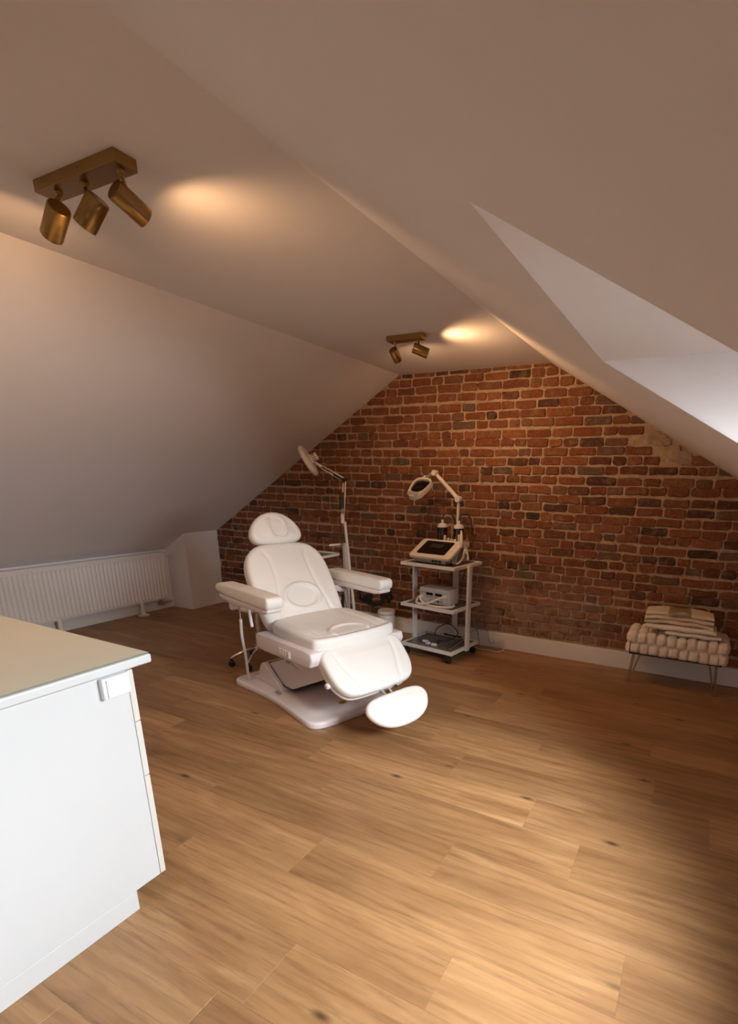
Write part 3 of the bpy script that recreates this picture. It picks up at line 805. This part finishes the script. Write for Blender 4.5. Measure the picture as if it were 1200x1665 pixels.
# ================================================================= MAGNIFIER FLOOR LAMP BEHIND THE CHAIR
def floor_magnifier():
    o = Vector((-2.69, 3.70, 0))
    r = thing('magnifier_floor_lamp', 'tall white magnifier lamp on a pole behind the chair, ring head tilted up', 'lamp', o)
    def q(*p): return Vector(p)-o
    W = M['lampw']
    bs = L([(0,.03),(.03,.03),(.035,.05),(.02,.08),(0,.08)], 20, (0.03,0,0))
    obj('base_hub', bs, W, r, smooth=True, auto=40)
    for k in range(5):
        a = k*2*math.pi/5+.3; d = Vector((math.cos(a), math.sin(a), 0))
        lg = obj('leg', T([Vector((.03,0,.05))+d*.02, Vector((.03,0,.055))+d*.24], .010, 8), W, r, smooth=True)
        bm = L([(0,0),(.022,0),(.022,.02),(0,.02)], 14, Vector((.03,0,.022))+d*.25-Vector((-d.y,d.x,0))*.01, Vector((-d.y, d.x, 0))); obj('castor', bm, M['black'], lg, smooth=True, auto=40)
    obj('pole', T([(.03, 0, .06), q(-2.752, 3.70, 1.085)], .0125, 14), W, r, smooth=True, auto=40)
    sock = q(-2.775, 3.70, 1.10)
    obj('socket', L([(0,-.03),(.018,-.03),(.018,.03),(.012,.05),(0,.05)], 16, sock), W, r, smooth=True, auto=40)
    elbow = q(-2.742, 3.70, 1.43); hd = q(-2.965, 3.68, 1.535)
    low = q(-2.770, 3.70, 1.13)
    bm = bmesh.new()
    for dx in (-.012, .012): tube(bm, [low+Vector((dx,.0,0)), elbow+Vector((dx,0,0))], .0058, 8)
    obj('lower_arm', bm, W, r, smooth=True)
    bm = bmesh.new(); tube(bm, [low+Vector((-.012,-.012,.06)), low+Vector((-.012,-.012,.20))], .008, 8); tube(bm, [low+Vector((.014,-.012,.07)), low+Vector((.014,-.012,.20))], .007, 8); obj('arm_spring', bm, M['black'], r, smooth=True)
    bm = bmesh.new()
    for dz in (-.013, .013): tube(bm, [elbow+Vector((0,0,dz)), hd+Vector((0,0,dz))], .0058, 8)
    obj('upper_arm', bm, W, r, smooth=True)
    d = hd-elbow; bm = T([elbow+d*.08+Vector((0,-.012,.0)), elbow+d*.42+Vector((0,-.012,.0))], .008, 8); obj('arm_spring', bm, M['black'], r, smooth=True)
    bm = L([(0,-.016),(.018,-.016),(.018,.016),(0,.016)], 16, elbow, (0,1,0)); obj('elbow_joint', bm, M['black'], r, smooth=True, auto=40)
    # head: shallow ring, axis pointing up-right towards the wall side
    c = q(-3.082, 3.66, 1.585); ax = Vector((.75, .44, .50)).normalized()
    hd_o = obj('lamp_head', L([(.062,-.020),(.062,-.026),(.110,-.028),(.134,-.020),(.140,-.004),(.134,.010),(.105,.020),(.060,.024),(.045,.022),(.045,-.004),(.062,-.020)], 44, c, ax), W, r, smooth=True, auto=50)
    obj('lens', L([(0,-.012),(.055,-.012),(.062,-.016),(.055,-.020),(0,-.021)], 32, c, ax), M['lens'], hd_o, smooth=True)
    k = c + ax*.022 + Vector((.0,0,.0))
    kb = obj('ballast', L([(0,0),(.044,0),(.044,.01),(.040,.014),(.036,.055),(.030,.062),(0,.062)], 24, k, ax), W, hd_o, smooth=True, auto=35)
    x, y, _ = frame_of(ax)
    bm = bmesh.new()
    for j in range(14):
        a = 2*math.pi*j/14; dd = x*math.cos(a)+y*math.sin(a); tube(bm, [k+ax*.016+dd*.0405, k+ax*.050+dd*.0375], .0032, 6)
    obj('vent_slot', bm, M['black'], kb)
    obj('head_joint', T([hd, hd + (k-hd)*.7], .011, 10), W, r, smooth=True)
    pts = smoothpath([sock+Vector((-.01,-.01,-.03)), sock+Vector((-.018,-.012,-.12)), sock+Vector((-.014,-.01,-.30)), sock+Vector((0,-.01,-.7)), Vector((.02,-.02,.10))], 6)
    obj('power_cable', T(pts, .0035, 8), M['black'], r, smooth=True)
floor_magnifier()

# ================================================================= WHITE STAND WITH SHELF, BEHIND THE CHAIR
def side_stand():
    o = Vector((-3.04, 3.60, 0))
    r = thing('instrument_stand', 'white stand with a dark framed shelf mostly hidden behind the chair back', 'stand', o)
    W = M['metalw']; PX, PY = .210, .20
    obj('post', B((PX-.020, PY-.020, .06), (PX+.020, PY+.020, .885), .003), W, r)
    obj('push_rail', T([(PX, PY, .879), (PX-.005, PY-.06, .880), (PX-.022, PY-.20, .884)], .009, 10), W, r, smooth=True)
    for z in (.772, .36):
        bm = bmesh.new()
        for lo, hi in (((-.22,-.20),(.165,-.178)), ((-.22,.188),(.165,.21)), ((-.22,-.20),(-.198,.21)), ((.143,-.20),(.165,.21))):
            box(bm, (lo[0], lo[1], z), (hi[0], hi[1], z+.022), .003)
        s = obj('shelf', bm, W, r)
        obj('shelf_glass', B((-.199, -.179, z+.006), (.144, .189, z+.012)), M['shelfglass'], s)
        obj('shelf_clamp', B((.163, PY-.030, z-.025), (PX-.018, PY+.020, z+.05), .006), M['black'], s)
    bm = bmesh.new(); box(bm, (-.24, -.02, .05), (.24, .02, .075), .004); box(bm, (-.20, -.22, .05), (-.165, .22, .075), .004); box(bm, (.185, -.22, .05), (.235, .22, .075), .004)
    f = obj('foot_frame', bm, W, r)
    for x, y in ((-.18,-.2),(-.18,.2),(.21,-.2),(.21,.19)):
        obj('castor', L([(0,0),(.024,0),(.024,.02),(0,.02)], 16, (x, y-.01, .025), (0,1,0)), M['black'], f, smooth=True, auto=40)
side_stand()

# ================================================================= BIN, HOSE
bn = thing('waste_bin', 'small round white lidded bin by the brick wall, behind the chair', 'bin', (-2.573, 4.075, 0))
obj('body', L([(0,.002),(.076,.002),(.079,.008),(.080,.196),(.078,.199),(0,.199)], 40), M['bin'], bn, smooth=True, auto=40)
obj('lid', L([(.079,.203),(.083,.204),(.0845,.208),(.0845,.228),(.081,.236),(.074,.236),(.070,.230),(0,.231)], 40), M['bin'], bn, smooth=True, auto=40)
obj('lid_gap', L([(0,.198),(.077,.198),(.077,.206),(0,.206)], 30), M['black'], bn, smooth=True, auto=40)
pts = []
for k in range(46):
    a = -.5 + k*2*math.pi/30; rad = 1 - .012*k
    pts.append(Vector((-2.775 + .185*math.cos(a)*rad, 4.165 + .016*math.sin(k*.9), .375 + .185*math.sin(a)*rad)))
hose = T(pts, .019, 10)
ho = obj('hose', hose, M['black'], smooth=True)
tag(ho, 'dark looped hose against the brick wall above the white bin', 'hose')
obj('nozzle', T([(-2.93, 4.17, .30), (-2.86, 4.16, .30), (-2.80, 4.15, .33)], .03, 12), M['black'], ho, smooth=True, auto=50)
obj('wall_hook', T([(-2.775, 4.21, .535), (-2.775, 4.14, .535)], .008, 8), M['black'], ho, smooth=True, auto=50)

# ================================================================= EQUIPMENT TROLLEY
TR_O, TR_A = Vector((-1.863, 3.815, 0)), math.radians(-7.6)
mT = Matrix.Translation(TR_O) @ Matrix.Rotation(TR_A, 4, 'Z')
def tw(*p): return mT @ Vector(p)
def trolley():
    r = thing('equipment_trolley', 'white three-tier trolley with grey glass shelves in front of the brick wall', 'trolley', TR_O, TR_A)
    W = M['metalw']; hx, hy = .262, .220
    def shelf(z, par):
        bm = bmesh.new(); t = .026; wd = .024
        box(bm, (-hx,-hy,z-t),(hx,-hy+wd,z),.002); box(bm, (-hx,hy-wd,z-t),(hx,hy,z),.002)
        box(bm, (-hx,-hy+wd,z-t),(-hx+wd,hy-wd,z),.002); box(bm, (hx-wd,-hy+wd,z-t),(hx,hy-wd,z),.002)
        s = obj('shelf', bm, W, r)
        obj('shelf_glass', B((-hx+wd-.002,-hy+wd-.002,z-.012),(hx-wd+.002,hy-wd+.002,z-.004)), M['shelfglass'], s)
    for z in (.80, .455, .105): shelf(z, r)
    for x, y in ((-hx-.001, 0), (hx+.001, 0), (0, hy+.001)):
        if y == 0:
            sx = 1 if x > 0 else -1
            lo, hi = sorted((x, x+sx*.022)); obj('post', B((lo, -.024, .075), (hi, .024, .792), .002), W, r)
        else: obj('post', B((-.024, hy, .075), (.024, hy+.022, .792), .002), W, r)
    for x, y in ((hx-.05, -hy+.03), (hx-.03, hy-.05), (-hx+.04, -hy+.04), (-hx+.04, hy-.04)):
        bm = bmesh.new()
        for s in (-1, 1): lathe(bm, [(0,0),(.020,0),(.025,.003),(.025,.013),(.020,.016),(0,.016)], 18, (x+.005*s, y, .025), (s,0,0))
        box(bm, (x-.008, y-.016, .03), (x+.008, y+.016, .079), .003)
        obj('castor', bm, M['black'], r, smooth=True, auto=40)
trolley()

def console():
    r = thing('skincare_console', 'white tabletop console with slanted black screen on the trolley top shelf', 'console', tw(0, 0, .80), TR_A)
    Bz = M['beige']
    # slanted panel from (y -.205, z .058) to (y .0, z .160)
    th = math.atan2(.105, .205); ct, st = math.cos(th), math.sin(th)
    obj('body', PR([(-.175, .008), (.10, .008), (.10, .13), (.02, .155), (-.18, .045)], 'x', -.155, .150, .006, 2), M['grey'], r, smooth=True, auto=50)
    pnl = obj('panel', CU(rrect(.40, .255, .028), .026, .007, (.005, -.095, .118), (1,0,0), (0, ct, st), None, nr=3, N=64), Bz, r, smooth=True, auto=50)
    nn = Vector((1,0,0)).cross(Vector((0, ct, st)))
    obj('screen', CU(rrect(.275, .185, .008), .003, .001, Vector((-.002, -.089, .1205))+nn*.0015, (1,0,0), (0,ct,st), None, nr=2, N=48), M['blackgloss'], pnl)
    obj('display', CU(rrect(.115, .055, .003), .002, .0005, Vector((-.005, -.065, .133))+nn*.0022, (1,0,0), (0,ct,st), None, nr=2, N=32), M['darkscreen'], pnl)
    for x in (.035, .065, .10):
        obj('jack', L([(0,0),(.013,0),(.013,.012),(.008,.016),(0,.016)], 16, (x, -.168, .030), (0,-1,0)), M['black'], r, smooth=True, auto=40)
    for x in (-.13, .13):
        for y in (-.16, .08): obj('rubber_foot', L([(0,0),(.012,0),(.012,.009),(0,.009)], 12, (x, y, 0)), M['black'], r)
    # rear holder for the glass jars and the probe rests
    obj('jar_holder', B((-.10, .02, .12), (.19, .125, .160), .008), Bz, r, smooth=True, auto=50)
    for x, h in ((-.012, .055), (.022, .035), (.055, .03), (.088, .03), (.125, .07)):
        obj('probe_rest', L([(0,0),(.011,0),(.011,h-.003),(.008,h),(0,h)], 14, (x+.02, .028, .158)), Bz, r, smooth=True, auto=40)
    for x, y in ((-.055, .085), (.105, .085)):
        j = obj('jar', L([(0,.16),(.036,.16),(.040,.165),(.041,.268),(.036,.272),(.034,.268),(.034,.17),(0,.168)], 32, (x,y,0)), M['jar'], r, smooth=True, auto=40)
        obj('jar_rim', L([(.036,.263),(.044,.263),(.044,.271),(.036,.271)], 32, (x,y,0)), M['black'], j, smooth=True, auto=40)
        obj('jar_cap', L([(.0,.271),(.043,.271),(.043,.282),(.036,.294),(.018,.304),(.010,.306),(.010,.328),(.006,.332),(0,.332)], 32, (x,y,0)), M['lgrey'], j, smooth=True, auto=40)
        obj('dip_tube', L([(0,.17),(.005,.17),(.005,.27),(0,.27)], 10, (x,y,0)), M['cable'], j, smooth=True)
        hp = smoothpath([(x,y,.33), (x+.005,y+.015,.375), (x+.05,y+.04,.385), (x+.085,y+.05,.33), (x+.10,y+.05,.22)], 6)
        obj('spray_hose', T(hp, .006, 8), M['black'], j, smooth=True)
    for pts in ([(.17,.02,.26),(.185,.0,.20),(.195,-.02,.14)], [(.185,.03,.18),(.20,.05,.11),(.235,.03,.03)]):
        pts = [Vector(p) for p in pts]
        hd = obj('hand_probe', T(smoothpath(pts, 4), [.008,.009,.011,.012,.013,.014,.014,.013,.010], 12), Bz, r, smooth=True, auto=60)
    bm = bmesh.new(); 
    for dz in (0, .014): box(bm, (.2255-.004, .014, .055+dz), (.2255+.006, .022, .064+dz), .001)
    obj('probe_button', bm, M['black'], hd)
    for k in range(4):
        dx = .012*k
        pts = smoothpath([(.160+dx, -.02, .13), (.150+dx, -.06, .07), (.165+dx, -.09, .015), (.195+dx*.5, -.075, .012), (.215, -.03+.008*k, .05), (.215+.004*k, .0, .12)], 6)
        obj('probe_cord', T(pts, .0032, 8), M['cable'], r, smooth=True)
console()

def trolley_lamp():
    o = tw(.115, .165, .80)
    r = thing('magnifier_arm_lamp', 'white angled magnifying lamp with square dark lens above the trolley', 'lamp', o)
    def q(*p): return Vector(p)-o
    W = M['lampw']
    Y = 3.96
    p0, p1, p2 = q(-1.795, Y, .83), q(-1.792, Y, 1.285), q(-2.003, Y-.02, 1.50)
    obj('clamp', B((p0.x-.03, p0.y-.03, -.0), (p0.x+.03, p0.y+.03, .045), .005), W, r)
    obj('lower_arm', T([p0, p1], .0125, 14), W, r, smooth=True, auto=40)
    obj('elbow_joint', L([(0,-.03),(.022,-.03),(.026,-.024),(.026,.024),(.022,.03),(0,.03)], 20, p1+Vector((0,0,.012)), (0,1,0)), W, r, smooth=True, auto=40)
    obj('upper_arm', T([p1+Vector((0,0,.012)), p2], [.018,.0155], 14), W, r, smooth=True, auto=40)
    bm = L([(0,-.028),(.020,-.028),(.024,-.02),(.024,.02),(.020,.028),(0,.028)], 20, p2, (0,1,0)); obj('head_joint', bm, W, r, smooth=True, auto=40)
    # head: flat five-sided lamp, lens face turned to the room
    Td = Vector((.117, .80, .58)).normalized()                       # towards the joint
    Sd = Vector((1, -.06, -.10)); Sd = (Sd - Td*Sd.dot(Td)).normalized()
    O = q(-2.112, 3.88, 1.387)
    gj = O + Td*.125; obj('swivel', T([p2, (p2+gj)/2 + Vector((0,0,.006)), gj], .017, 14), M['grey'], r, smooth=True, auto=40)
    out = chaikin([(-.052,-.135), (.052,-.135), (.084,.015), (.078,.085), (.040,.108), (-.040,.108), (-.078,.085), (-.084,.015)], 1)
    inn = chaikin([(-.050,-.082), (.050,-.082), (.075,.018), (.066,.090), (-.066,.090), (-.075,.018)], 1)
    N_ = Sd.cross(Td)
    bm = bmesh.new(); P_ = lambda s, t, n: O + Sd*s + Td*t + N_*n
    no, ni = 48, 48; ro, ri = resample(out, no), resample(inn, ni)
    # start both loops at matching angles
    def rot(p):
        k = min(range(len(p)), key=lambda i: abs(math.atan2(p[i][1], p[i][0])+math.pi/2)); return p[k:]+p[:k]
    ro, ri = rot(ro), rot(ri)
    rings = [[bm.verts.new(P_(s,t,n)) for s,t in pp] for pp, n in ((ri,-.030), (ro,-.030), (ro,.012), ([(s*.96,t*.96) for s,t in ro],.018), (ri,.014), (ri,-.030))]
    for a, b in zip(rings, rings[1:]):
        for i in range(no): bm.faces.new((a[i], a[(i+1)%no], b[(i+1)%no], b[i]))
    bmesh.ops.remove_doubles(bm, verts=bm.verts[:], dist=1e-6)
    hd = obj('lamp_head', bm, W, r, smooth=True, auto=40)
    obj('lens', CU(inn, .008, .002, P_(0,0,-.002), Sd, Td, lambda s,t,rr: .006*sstep(0,1,rr), nr=6, N=48), M['lens'], hd, smooth=True, auto=50)
    obj('light_strip', CU([(-.044,-.130),(.044,-.130),(.052,-.084),(-.052,-.084)], .006, .002, P_(0,0,.020), Sd, Td, None, nr=2, N=32), M['grey'], hd)
    hb = B((-.030,-.018,-.02), (.030,.030,.016), .006); hb.transform(Matrix.Translation(P_(0,.112,0)) @ Matrix((Sd, Td, N_)).transposed().to_4x4())
    obj('neck', hb, W, hd, smooth=True, auto=50)
    obj('neck_hole', L([(0,0),(.009,0),(.009,.003),(0,.003)], 16, P_(0,.118,.0155), N_), M['black'], hd)
trolley_lamp()

def peel_device():
    r = thing('treatment_device', 'grey box device with dials and looped white hose on the middle shelf', 'device', tw(.015, -.06, .455), TR_A)
    obj('case', B((-.145, -.070, .006), (.145, .085, .138), .006), M['lgrey'], r, smooth=True, auto=40)
    fp = obj('front_panel', B((-.139, -.0735, .014), (.139, -.069, .112), .003), M['lgrey'], r)
    for x in (-.040, .050):
        obj('display', B((x-.034, -.0755, .078), (x+.034, -.073, .101), .001), M['blackgloss'], fp)
        for k in range(4): obj('push_button', B((x-.034+k*.018, -.0765, .058), (x-.022+k*.018, -.073, .068), .001), M['grey'], fp)
    for k in range(6): obj('indicator', B((-.04+k*.026, -.0765, .026), (-.024+k*.026, -.073, .042), .001), M['black'] if k % 2 else M['grey'], fp)
    bm = bmesh.new()
    for k in range(6): box(bm, (-.128+k*.010, -.0762, .094), (-.121+k*.010, -.0738, .101))
    obj('panel_marking', bm, M['grey'], fp)
    obj('white_switch', B((.095, -.0785, .022), (.125, -.073, .070), .003), M['swp'], fp)
    for x, z in ((-.118, .058), (.122, .088)):
        obj('hose_port', L([(0,0),(.018,0),(.018,.014),(.012,.02),(0,.02)], 18, (x, -.073, z), (0,-1,0)), M['cable'], fp, smooth=True, auto=40)
    for x in (-.12, .12):
        for y in (-.05, .065): obj('rubber_foot', L([(0,0),(.01,0),(.01,.007),(0,.007)], 10, (x,y,0)), M['black'], r)
    pts = smoothpath([(.122,-.085,.088), (.08,-.115,.072), (.01,-.135,.036), (-.06,-.145,.014), (-.13,-.128,.012), (-.158,-.09,.022), (-.150,-.078,.05), (-.130,-.09,.050), (-.075,-.118,.018), (.0,-.140,.011), (.09,-.142,.011), (.168,-.115,.012), (.185,-.05,.012), (.15,-.0,.012)], 6)
    obj('hose', T([p if p.x < .17 or p.y < -.0 else p for p in pts], .0095, 10), M['cable'], r, smooth=True)
peel_device()

# small things on the bottom shelf (z = .105)
bs = .105
def on_shelf(name, label, cat, bm, mt, x, y, rz=0, group=None, z=bs, smooth=True):
    o = obj(name, bm, mt, None, smooth=smooth, auto=40, loc=tw(x, y, z), rot=(0,0,TR_A+rz)); return tag(o, label, cat, group)
for k, (x, y, a) in enumerate(((-.085,-.105,.3), (-.035,-.135,-.2), (.030,-.140,.1))):
    bm = B((-.022,-.015,0), (.022,.015,.022), .005); lathe(bm, [(0,0),(.009,0),(.009,.012),(0,.012)], 12, (.021,0,.011), (1,0,0))
    on_shelf('plug_adapter', ['white plug adapter furthest from the steel rods on the bottom shelf', 'white plug adapter lying between two others on the bottom shelf', 'white plug adapter nearest the steel rods on the bottom shelf'][k], 'adapter', bm, M['swp'], x, y, a, 'white adapters on the bottom shelf')
def rod(name, label, a, b, rad, mt, group=None):
    a, b = Vector(a), Vector(b); d = b-a; bm = bmesh.new()
    tube(bm, [(0,0,0), d], rad, 12); lathe(bm, [(0,0),(rad*1.5,0),(rad*1.5,.02),(0,.02)], 12, (0,0,0), d); lathe(bm, [(0,0),(rad*1.5,0),(rad*1.5,.02),(0,.02)], 12, d, -d)
    o = obj(name, bm, mt, None, smooth=True, auto=40, loc=mT @ a, rot=(0,0,TR_A)); return tag(o, label, 'rod', group)
rod('steel_rod', 'steel rod at the shelf edge, nearer the right post', (.205,-.165,bs+.011), (.160,.150,bs+.011), .007, M['steel'], 'steel rods on the bottom shelf')
rod('steel_rod', 'steel rod on the bottom shelf, the inner of the two', (.165,-.175,bs+.011), (.125,.135,bs+.011), .007, M['steel'], 'steel rods on the bottom shelf')
rod('black_rod', 'black rod lying along the back of the bottom shelf', (-.06,.165,bs+.012), (.11,.168,bs+.012), .008, M['black'])
rod('long_steel_rod', 'long steel rod lying along the back of the bottom shelf', (-.235,.120,bs+.011), (.10,.137,bs+.011), .0075, M['steel'])
# cables of the trolley
def cable(name, label, pts, rad, mt, world=False):
    P_ = [Vector(p) if world else tw(*p) for p in pts]
    return tag(obj(name, T(smoothpath(P_, 7), rad, 8), mt, None, smooth=True), label, 'cable')
cable('power_cable', 'thin black cable hanging behind the trolley from its top shelf, left side', [(-.19,.235,.79), (-.195,.25,.6), (-.16,.25,.48), (-.10,.26,.33), (-.03,.262,.2), (-.03,.255,.13)], .0035, M['black'])
cable('power_cable', 'black cable draped behind the trolley beside its back post', [(.09,.245,.79), (.075,.26,.70), (.04,.27,.58), (.035,.27,.42)], .0035, M['black'])
cable('power_cable', 'black cable coiled across the bottom shelf of the trolley', [(-.13,.10,bs+.005), (-.13,.15,bs+.06), (-.04,.19,bs+.11), (.06,.18,bs+.06), (.09,.12,bs+.03), (.05,.02,bs+.005), (-.02,-.01,bs+.005), (.03,-.06,bs+.005), (.045,-.13,bs+.006)], .0042, M['black'])
cable('power_cable', 'dark cable running from the trolley down the baseboard to the floor', [(-1.71,4.185,.30), (-1.70,4.187,.20), (-1.66,4.186,.12), (-1.645,4.183,.05), (-1.64,4.178,.005)], .0042, M['grey'], True)
# ---- double socket on the baseboard, white cords
so = thing('wall_socket', 'white double power socket on the baseboard beside the trolley', 'socket', (-1.485, YB-.02, .060))
obj('socket_plate', B((-.078,-.012,-.042), (.078,0,.042), .004, 3), M['swp'], so, smooth=True, auto=50)
for x in (-.036, .036):
    s_o = obj('socket_well', L([(0,0),(.021,0),(.026,.001),(.026,.004),(.022,.005),(.021,.002),(0,.0015)], 24, (x,-.011,0), (0,-1,0)), M['cable'], so, smooth=True, auto=40)
    bm = bmesh.new()
    for dx in (-.007,.007): lathe(bm, [(0,0),(.0025,0),(.0025,.002),(0,.002)], 8, (x+dx,-.013,0), (0,-1,0))
    obj('contact_hole', bm, M['black'], s_o)
pg = thing('power_plug', 'white plug with cord looping from the wall socket to the floor', 'plug', (-1.449, 4.175, .062))
obj('plug_body', L([(0,0),(.019,0),(.019,.02),(.012,.034),(0,.036)], 18, (0,0,0), (0,-1,0)), M['cable'], pg, smooth=True, auto=40)
P_ = [Vector(p)-pg.location for p in [(-1.449,4.142,.062), (-1.430,4.135,.105), (-1.405,4.14,.11), (-1.382,4.14,.06), (-1.385,4.12,.012), (-1.43,4.07,.004), (-1.50,4.085,.004), (-1.58,4.075,.004), (-1.64,4.085,.005), (-1.69,4.02,.005), (-1.74,3.93,.005), (-1.82,3.86,.005)]]
obj('cord', T(smoothpath(P_, 7), .0042, 8), M['cable'], pg, smooth=True)
pg2 = thing('power_plug', 'white plug in the socket outlet nearer the trolley', 'plug', (-1.521, 4.175, .062))
obj('plug_body', L([(0,0),(.019,0),(.019,.02),(.012,.034),(0,.036)], 18, (0,0,0), (0,-1,0)), M['cable'], pg2, smooth=True, auto=40)
P_ = [Vector(p)-pg2.location for p in [(-1.521,4.142,.060), (-1.535,4.135,.10), (-1.56,4.165,.155), (-1.62,4.175,.17), (-1.72,4.165,.12), (-1.84,4.12,.03)]]
obj('cord', T(smoothpath(P_, 6), .0035, 8), M['grey'], pg2, smooth=True)

# ================================================================= WOVEN BENCH
def bench():
    cx, cy = -.018, 4.035
    r = thing('woven_bench', 'cream chunky woven bench on thin hairpin legs against the brick wall', 'bench', (cx, cy, 0))
    hx, hy, z0, z1 = .330, .150, .240, .398
    obj('seat_board', B((-hx+.02, -hy+.02, z0-.012), (hx-.02, hy-.02, z0+.008), .002), M['darkwood'], r)
    obj('seat_core', B((-hx+.018, -hy+.018, z0+.006), (hx-.018, hy-.018, z1-.014), .02, 2), M['velvet'], r)
    # one puffed strand segment, shared by every woven piece
    def pad():
        bm = bmesh.new(); n = 7
        g = [[None]*(n) for _ in range(n)]
        for i in range(n):
            for j in range(n):
                u, v = -1+2*i/(n-1), -1+2*j/(n-1)
                hh = (1-abs(u)**3.0)*.55*(1-.0*abs(v)) + .45*(1-abs(v)**2.6)
                k = .5 if (abs(u) == 1 or abs(v) == 1) else 1
                z = (1-u**4)**.5*(1-v**4)**.5 if k == 1 else 0
                g[i][j] = bm.verts.new((u*(1-.06*v*v), v*(1-.06*u*u), z))
        for i in range(n-1):
            for j in range(n-1): bm.faces.new((g[i][j], g[i+1][j], g[i+1][j+1], g[i][j+1]))
        me = bpy.data.meshes.new('woven_strand'); bm.to_mesh(me); bm.free(); me.materials.append(M['velvet'])
        for p in me.polygons: p.use_smooth = True
        return me
    pm = pad()
    def put(p, S, T_, N_, hs, ht, hn):
        o = bpy.data.objects.new('woven_strand', pm)
        mm = Matrix.Identity(4); 
        for i in range(3): mm[i][0] = S[i]*hs; mm[i][1] = T_[i]*ht; mm[i][2] = N_[i]*hn; mm[i][3] = p[i]
        link(o, r); o.matrix_local = mm
    X, Y, Z = Vector((1,0,0)), Vector((0,1,0)), Vector((0,0,1))
    nx, ny, nz = 10, 4, 2
    dx, dy, dz = 2*hx/nx, 2*hy/ny, (z1-z0)/nz
    def alt(i, j): return (1.0, 1.28) if (i+j) % 2 else (1.28, 1.0)
    for i in range(nx):
        for k in range(nz):
            a, b = alt(i, k); jz = random.uniform(-.006, .006)
            put(Vector((min(hx-dx*.42, -hx+dx*(i+.5+.38*(k == 0))), -hy+.020, z0+dz*(k+.5)+jz)), X, Z, -Y, dx*.5*(.98+.10*(a>1)), dz*.5*(.96+.10*(b>1)), .028+.006*(a>1))
            put(Vector((-hx+dx*(i+.5), hy-.020, z0+dz*(k+.5))), -X, Z, Y, dx*.5, dz*.5, .026)
        for j in range(ny):
            a, b = alt(i, j)
            put(Vector((-hx+dx*(i+.5), -hy+dy*(j+.5), z1-.018)), X, Y, Z, dx*.5*(.96+.10*(a>1)), dy*.5*(.96+.10*(b>1)), .024+.006*(a>1))
    for j in range(ny):
        for k in range(nz):
            put(Vector((hx-.020, -hy+dy*(j+.5), z0+dz*(k+.5))), Y, Z, X, dy*.52, dz*.52, .030)
            put(Vector((-hx+.020, -hy+dy*(j+.5), z0+dz*(k+.5))), -Y, Z, -X, dy*.52, dz*.52, .030)
    for sx in (-1, 1):
        for sy in (-1, 1):
            top = Vector((sx*.255, sy*.105, z0-.010)); bot = Vector((sx*.290, sy*.118, .006))
            bm = bmesh.new()
            tube(bm, smoothpath([top+Vector((-.026*1,0,0)), bot+Vector((-.006,0,.012)), bot+Vector((0,0,0)), bot+Vector((.006,0,.012)), top+Vector((.026,0,0))], 4), .0042, 8)
            box(bm, tuple(top+Vector((-.035,-.02,0))), tuple(top+Vector((.035,.02,.004))))
            obj('leg', bm, M['legmetal'], r, smooth=True, auto=50)
bench()

# ---- folded towels: each a stack of folded layers with a rounded front fold
def towel(name, label, x, y, z, w, d, h, layers, mt, rz=0, band=None, sag=.01, seed=0):
    rnd = random.Random(seed)
    r = thing(name, label, 'towel', (x, y, z), rz)
    bm = bmesh.new(); lh = h/layers
    for k in range(layers):
        z0 = lh*k; shr = rnd.uniform(0, .010); n = 26; ph = rnd.uniform(0, 6)
        prof = []
        for j in range(9):
            a = -math.pi/2 + math.pi*j/8; prof.append((-d/2 + shr - math.cos(a)*lh*.46 + lh*.46, z0+lh/2+math.sin(a)*lh*.47))
        prof += [(d/2-rnd.uniform(0,.01), z0+lh*.97), (d/2-.004, z0+lh*.5), (d/2-rnd.uniform(0,.01), z0+lh*.03)]
        rows = []
        for i in range(n+1):
            u = -1+2*i/n; e = 1-.30*abs(u)**10
            wob = .004*math.sin(u*5+ph) + .003*math.sin(u*11+ph*2)
            drop = -sag*abs(u)**3
            zc = z0+lh/2
            rows.append([bm.verts.new((u*(w/2-shr*.6), py+wob, (zc+(pz-zc)*e) + drop + .0025*math.sin(u*7+ph+py*20))) for py, pz in prof])
        m_ = len(prof)
        for a, b in zip(rows, rows[1:]):
            for j in range(m_): bm.faces.new((a[j], a[(j+1)%m_], b[(j+1)%m_], b[j]))
        bm.faces.new(rows[0][::-1]); bm.faces.new(rows[-1])
    obj('cloth', bm, mt, r, smooth=True, auto=70)
    return r
zt = .415
towel('folded_towel', 'lowest off-white folded towel, shifted towards the bench end', .075, 3.985, zt, .36, .21, .026, 1, M['towelw'], math.radians(1), seed=3, sag=.002)
towel('folded_towel', 'off-white folded towel under the beige one on the bench', -.010, 3.985, zt+.031, .47, .215, .034, 1, M['towelw'], math.radians(-1), seed=5, sag=.004)
tb = towel('folded_towel', 'beige towel with a tan band on top of the bench stack', -.030, 4.010, zt+.073, .45, .21, .088, 3, M['towel'], math.radians(1), seed=8, sag=.012)
bm = bmesh.new()
pts = [(-.1055, .062), (-.1058, .074), (-.099, .0835), (-.085, .0890), (.02, .0892), (.09, .0886)]
A = [[bm.verts.new((x, y, z)) for y, z in pts] for x in (-.072, -.025, .025, .072)]
for a, b in zip(A, A[1:]):
    for j in range(len(pts)-1): bm.faces.new((a[j], a[j+1], b[j+1], b[j]))
bmesh.ops.solidify(bm, geom=bm.faces[:], thickness=.0022)
obj('woven_band', bm, M['towelband'], tb, smooth=True, auto=60)
